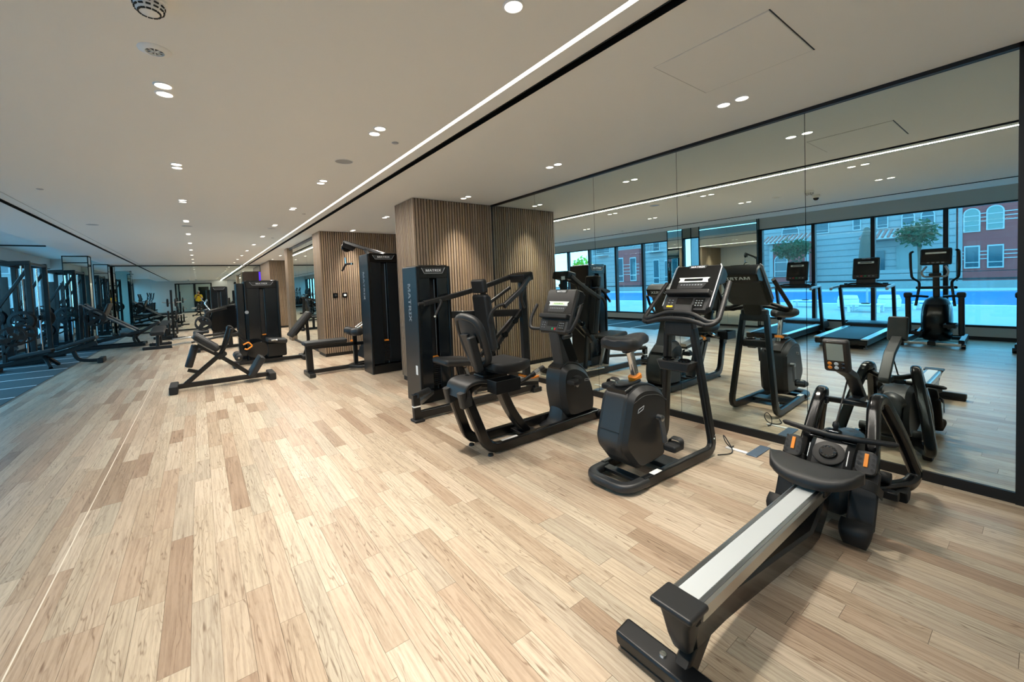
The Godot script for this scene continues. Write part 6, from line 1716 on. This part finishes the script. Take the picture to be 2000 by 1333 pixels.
func arch_window(p: Node3D, z: float, y: float, w: float, h: float, m: Material, x := 0.02) -> void:
	var shp := func(ww: float, hh: float) -> PackedVector2Array:
		var o := PackedVector2Array([Vector2(-ww * 0.5, -hh * 0.5), Vector2(ww * 0.5, -hh * 0.5)])
		for k in 9:
			var a := PI * k / 8.0
			o.append(Vector2(cos(a) * ww * 0.5, hh * 0.5 - ww * 0.5 + sin(a) * ww * 0.5))
		return o
	var xf := Transform3D(Basis(V(0, 0, -1), V(0, 1, 0), V(1, 0, 0)), V(x, y, z))
	var f := part(p, "window", MB.new().extrude(shp.call(w + 0.18, h + 0.16), 0.0, 0.07, xf, 0.0), M.surround)
	part(f, "pane", MB.new().extrude(shp.call(w, h), 0.05, 0.085, xf, 0.0), m)
	part(f, "glazing_bar", MB.new().cube(V(x + 0.09, y + h * 0.18, z), V(0.03, 0.07, w)).cube(V(x + 0.09, y - h * 0.25, z), V(0.03, 0.06, w)), M.surround)

func leaves(c: Vector3, rad: float, n: int, size: float, sd: int) -> MB:
	var q := RandomNumberGenerator.new()
	q.seed = sd
	var mb := MB.new()
	for i in n:
		var d := V(q.randfn(), q.randfn() * 0.7, q.randfn()).normalized()
		var p := c + d * rad * pow(q.randf(), 0.4)
		var b := Basis.from_euler(V(q.randf() * TAU, q.randf() * TAU, q.randf() * TAU))
		var s := size * q.randf_range(0.6, 1.2)
		var nn := b * Vector3.UP
		mb.tri(p, p + b * V(s * 0.5, 0, s * 0.22), p + b * V(s, 0, 0), nn, nn, nn)
		mb.tri(p, p + b * V(s, 0, 0), p + b * V(s * 0.5, 0, -s * 0.22), nn, nn, nn)
	return mb

func tree(label: String, at: Vector3, h: float, rad: float, sd: int) -> void:
	var t := thing("leafy_tree", label, "tree", at)
	part(t, "trunk", MB.new().tube([V(0, 0, 0), V(0.1, h * 0.4, 0.05), V(0, h * 0.75, 0)], 0.11, 8, 0.2), M.bark)
	var q := RandomNumberGenerator.new()
	q.seed = sd
	for k in 5:
		var c := V(q.randf_range(-0.4, 0.4), h + q.randf_range(-0.6, 0.6), q.randf_range(-0.8, 0.8) * rad * 0.8)
		part(t, "branch", MB.new().tube([V(0, h * 0.7, 0), c], 0.04, 5), M.bark)
		part(t, "foliage", leaves(c, rad * 0.62, 260, 0.34, sd * 10 + k), M.leaf).set_meta("kind", "stuff")

func planter(label: String, at: Vector3) -> Node3D:
	var t := thing("barrel_planter", label, "planter", at)
	part(t, "body", MB.new().lathe([Vector2(0, 0), Vector2(0.24, 0), Vector2(0.30, 0.15), Vector2(0.31, 0.35), Vector2(0.26, 0.52), Vector2(0.22, 0.52), Vector2(0.2, 0.44), Vector2(0, 0.44)], Transform3D(), 20), M.white)
	for y in [0.1, 0.4]:
		part(t, "hoop", MB.new().lathe([Vector2(0.285, y - 0.015), Vector2(0.305, y - 0.01), Vector2(0.305, y + 0.01), Vector2(0.285, y + 0.015)], Transform3D(), 20), M.silver_plastic)
	return t

func low_table(label: String, at: Vector3) -> Node3D:
	var t := thing("low_table", label, "table", at)
	for k in 5:
		part(t, "slat", MB.new().rbox(V(-0.28 + 0.14 * k, 0.26, 0), V(0.12, 0.03, 0.9), 0.005), M.white)
	for q in [[-0.28, -0.38], [0.28, -0.38], [-0.28, 0.38], [0.28, 0.38]]:
		part(t, "leg", MB.new().rbox(V(q[0], 0.125, q[1]), V(0.07, 0.25, 0.07), 0.006), M.white)
	part(t, "dish", MB.new().lathe([Vector2(0, 0.275), Vector2(0.1, 0.275), Vector2(0.14, 0.31), Vector2(0.12, 0.31), Vector2(0, 0.29)], Transform3D(), 14), M.charcoal_plastic)
	return t

# ---------------------------------------------------------------- the photographer
# distance to tapered capsules joined smoothly, meshed as surface nets
func nets(bones: Array, lo: Vector3, hi: Vector3, cell: float, k: float, mb: MB) -> void:
	var n := Vector3i(((hi - lo) / cell).ceil())
	var nx := n.x + 1; var ny := n.y + 1; var nz := n.z + 1
	var f := PackedFloat32Array()
	f.resize(nx * ny * nz)
	f.fill(1.0)
	for b in bones:
		var pa: Vector3 = b[0]; var pb: Vector3 = b[1]
		var ra: float = b[2]; var rb: float = b[3]
		var m := maxf(ra, rb) + k * 2.0 + cell
		var a0 := Vector3i(((pa.min(pb) - Vector3.ONE * m - lo) / cell).floor()).clamp(Vector3i.ZERO, n)
		var a1 := Vector3i(((pa.max(pb) + Vector3.ONE * m - lo) / cell).ceil()).clamp(Vector3i.ZERO, n)
		var ab := pb - pa
		var l2 := maxf(ab.length_squared(), 1e-9)
		for z in range(a0.z, a1.z + 1):
			for y in range(a0.y, a1.y + 1):
				for x in range(a0.x, a1.x + 1):
					var p := lo + V(x, y, z) * cell
					var t := clampf((p - pa).dot(ab) / l2, 0.0, 1.0)
					var d := p.distance_to(pa + ab * t) - lerpf(ra, rb, t)
					var i := (z * ny + y) * nx + x
					var e := f[i]
					var h := maxf(k - absf(d - e), 0.0) / k
					f[i] = minf(d, e) - h * h * k * 0.25
	var at := {}
	var grad := func(q: Vector3i) -> Vector3:
		var i := (q.z * ny + q.y) * nx + q.x
		return V(f[i + 1] - f[i], f[i + nx] - f[i], f[i + nx * ny] - f[i])
	for z in n.z:
		for y in n.y:
			for x in n.x:
				var i := (z * ny + y) * nx + x
				var s := 0
				var v8 := [f[i], f[i + 1], f[i + nx], f[i + nx + 1], f[i + nx * ny], f[i + nx * ny + 1], f[i + nx * ny + nx], f[i + nx * ny + nx + 1]]
				for c in 8:
					if v8[c] < 0.0: s += 1
				if s == 0 or s == 8: continue
				var sum := Vector3.ZERO; var cnt := 0
				for c in 8:
					for ax in 3:
						var c2 := c | (1 << ax)
						if c2 == c: continue
						if (v8[c] < 0.0) != (v8[c2] < 0.0):
							var t: float = v8[c] / (v8[c] - v8[c2])
							var o := V(c & 1, (c >> 1) & 1, (c >> 2) & 1)
							o[ax] += t
							sum += o; cnt += 1
				at[i] = [lo + (V(x, y, z) + sum / cnt) * cell, grad.call(Vector3i(x, y, z)).normalized()]
	var st := [1, nx, nx * ny]
	for i in at:
		for ax in 3:
			# edge from this cell's low corner along ax, shared by four cells
			var j: int = i + st[ax]
			if j >= f.size() or (f[i] < 0.0) == (f[j] < 0.0): continue
			var u: int = st[(ax + 1) % 3]; var w: int = st[(ax + 2) % 3]
			if at.has(i - u) and at.has(i - w) and at.has(i - u - w):
				var A: Array = at[i]; var B: Array = at[i - u]; var Cc: Array = at[i - u - w]; var D: Array = at[i - w]
				mb.tri(A[0], B[0], Cc[0], A[1], B[1], Cc[1])
				mb.tri(A[0], Cc[0], D[0], A[1], Cc[1], D[1])

func build_person() -> void:
	mat("skin", Color(0.66, 0.48, 0.38), 0.55)
	mat("shirt_yellow", Color(0.93, 0.76, 0.13), 0.8)
	mat("shorts_black", Color(0.06, 0.06, 0.07), 0.8)
	mat("cap_cloth", Color(0.78, 0.76, 0.72), 0.8)
	mat("shoe", Color(0.82, 0.82, 0.82), 0.6)
	mat("hair", Color(0.08, 0.07, 0.06), 0.7)
	# stands just behind the lens, phone held out at chest height; x right, -z towards the room
	var t := thing("person", "person in yellow shirt and black shorts holding up a phone, seen in the end mirror", "person", V(-0.02, 0, 0.44))
	var sk := [
		[V(0, 1.62, -0.02), V(0, 1.66, -0.01), 0.085, 0.092], [V(0, 1.55, -0.05), V(0, 1.60, -0.03), 0.055, 0.07], [V(0, 1.40, 0.0), V(0, 1.52, -0.01), 0.058, 0.055],
		[V(0, 1.60, -0.118), V(0, 1.575, -0.125), 0.012, 0.017], [V(0.088, 1.60, 0.0), V(0.09, 1.62, 0.005), 0.016, 0.02], [V(-0.088, 1.60, 0.0), V(-0.09, 1.62, 0.005), 0.016, 0.02],
		[V(0, 0.95, 0), V(0, 1.10, 0), 0.13, 0.125], [V(0, 1.10, 0), V(0, 1.33, 0), 0.125, 0.135]]
	for s in [-1.0, 1.0]:
		sk.append_array([
			[V(0.06 * s, 1.36, 0), V(0.17 * s, 1.37, 0), 0.075, 0.065], [V(0.19 * s, 1.36, 0), V(0.235 * s, 1.12, -0.08), 0.056, 0.045], [V(0.235 * s, 1.12, -0.08), V(0.09 * s, 1.345, -0.33), 0.044, 0.030],
			[V(0.09 * s, 0.90, 0), V(0.10 * s, 0.50, -0.01), 0.092, 0.06], [V(0.10 * s, 0.50, -0.01), V(0.10 * s, 0.10, 0.03), 0.058, 0.036],
			[V(0.10 * s, 0.40, 0.025), V(0.10 * s, 0.28, 0.03), 0.05, 0.045], [V(0.10 * s, 0.05, 0.02), V(0.115 * s, 0.035, -0.15), 0.04, 0.032]])
	var body := MB.new()
	nets(sk, V(-0.36, -0.03, -0.42), V(0.36, 1.80, 0.20), 0.02, 0.035, body)
	for s in [-1.0, 1.0]:
		# palm and five fingers closed round the phone's edge
		var hb := [[V(0.088 * s, 1.35, -0.335), V(0.082 * s, 1.372, -0.375), 0.026, 0.026], [V(0.088 * s, 1.392, -0.365), V(0.086 * s, 1.372, -0.37), 0.02, 0.022]]
		for k in 4:
			var y := 1.352 + 0.019 * k
			var l := [0.8, 0.95, 1.0, 0.9][k] as float
			hb.append([V(0.092 * s, y, -0.385), V(0.094 * s, y + 0.004, -0.385 - 0.03 * l), 0.0092, 0.0088])
			hb.append([V(0.094 * s, y + 0.004, -0.385 - 0.03 * l), V(0.072 * s, y + 0.005, -0.402 - 0.028 * l), 0.0088, 0.008])
		hb.append([V(0.075 * s, 1.365, -0.36), V(0.062 * s, 1.39, -0.378), 0.011, 0.0095])
		hb.append([V(0.062 * s, 1.39, -0.378), V(0.046 * s, 1.398, -0.388), 0.0095, 0.0085])
		var c := V(0.08 * s, 1.375, -0.385)
		nets(hb, c - V(0.06, 0.07, 0.075), c + V(0.06, 0.07, 0.075), 0.0045, 0.008, body)
	part(t, "body", body, M.skin)
	var shirt := [[V(0, 0.92, 0), V(0, 1.10, 0), 0.16, 0.15], [V(0, 1.10, 0), V(0, 1.32, 0), 0.15, 0.155], [V(-0.16, 1.37, 0), V(0.16, 1.37, 0), 0.085, 0.085], [V(-0.08, 0.98, 0), V(0.08, 0.98, 0), 0.14, 0.14]]
	for s in [-1.0, 1.0]: shirt.append([V(0.18 * s, 1.365, 0), V(0.222 * s, 1.19, -0.055), 0.078, 0.07])
	var sm := MB.new()
	nets(shirt, V(-0.36, 0.70, -0.26), V(0.36, 1.50, 0.26), 0.024, 0.04, sm)
	part(t, "shirt", sm, M.shirt_yellow, "yellow t-shirt")
	var sh := [[V(-0.05, 0.86, 0), V(0.05, 0.86, 0), 0.15, 0.15]]
	for s in [-1.0, 1.0]: sh.append([V(0.09 * s, 0.84, 0), V(0.105 * s, 0.58, -0.005), 0.115, 0.098])
	var so := MB.new()
	nets(sh, V(-0.30, 0.44, -0.24), V(0.30, 1.04, 0.24), 0.024, 0.03, so)
	part(t, "shorts", so, M.shorts_black, "black shorts")
	for s in [-1.0, 1.0]:
		var fo := MB.new()
		nets([[V(0.10 * s, 0.06, 0.03), V(0.115 * s, 0.045, -0.16), 0.052, 0.045]], V(0.10 * s - 0.1, -0.02, -0.26), V(0.10 * s + 0.12, 0.14, 0.12), 0.018, 0.01, fo)
		part(t, "shoe", fo, M.shoe)
		part(t, "eye", MB.new().lathe([Vector2(0, 0.012), Vector2(0.009, 0.008), Vector2(0.012, 0)], Transform3D(Basis(Vector3.RIGHT, -PI / 2), V(0.034 * s, 1.625, -0.098)), 10), M.hair)
	part(t, "mouth", MB.new().rbox(V(0, 1.535, -0.105), V(0.045, 0.008, 0.012), 0.003), M.red)
	part(t, "hair", MB.new().lathe([Vector2(0.097, -0.02), Vector2(0.099, 0.02), Vector2(0.09, 0.05)], Transform3D(Basis(), V(0, 1.66, 0.008)), 18), M.hair)
	var cp := part(t, "cap", MB.new().lathe([Vector2(0.102, 0.0), Vector2(0.10, 0.03), Vector2(0.08, 0.075), Vector2(0.045, 0.098), Vector2(0.0, 0.105)], Transform3D(Basis(), V(0, 1.675, 0.0)), 18), M.cap_cloth)
	part(cp, "peak", MB.new().rbox(V(0, 1.685, -0.125), V(0.13, 0.008, 0.09), 0.003, Basis(Vector3.RIGHT, deg_to_rad(-10))), M.cap_cloth)
	var ph := thing("phone", "slim dark phone held in both hands of the person in yellow", "phone", V(-0.02, 1.385, 0.03))
	part(ph, "shell", MB.new().rbox(V(0, 0, 0), V(0.15, 0.072, 0.008), 0.006, Basis(), 3), M.black_gloss)
	part(ph, "screen", MB.new().cube(V(0, 0, 0.0042), V(0.142, 0.066, 0.0008)), M.screen_black)
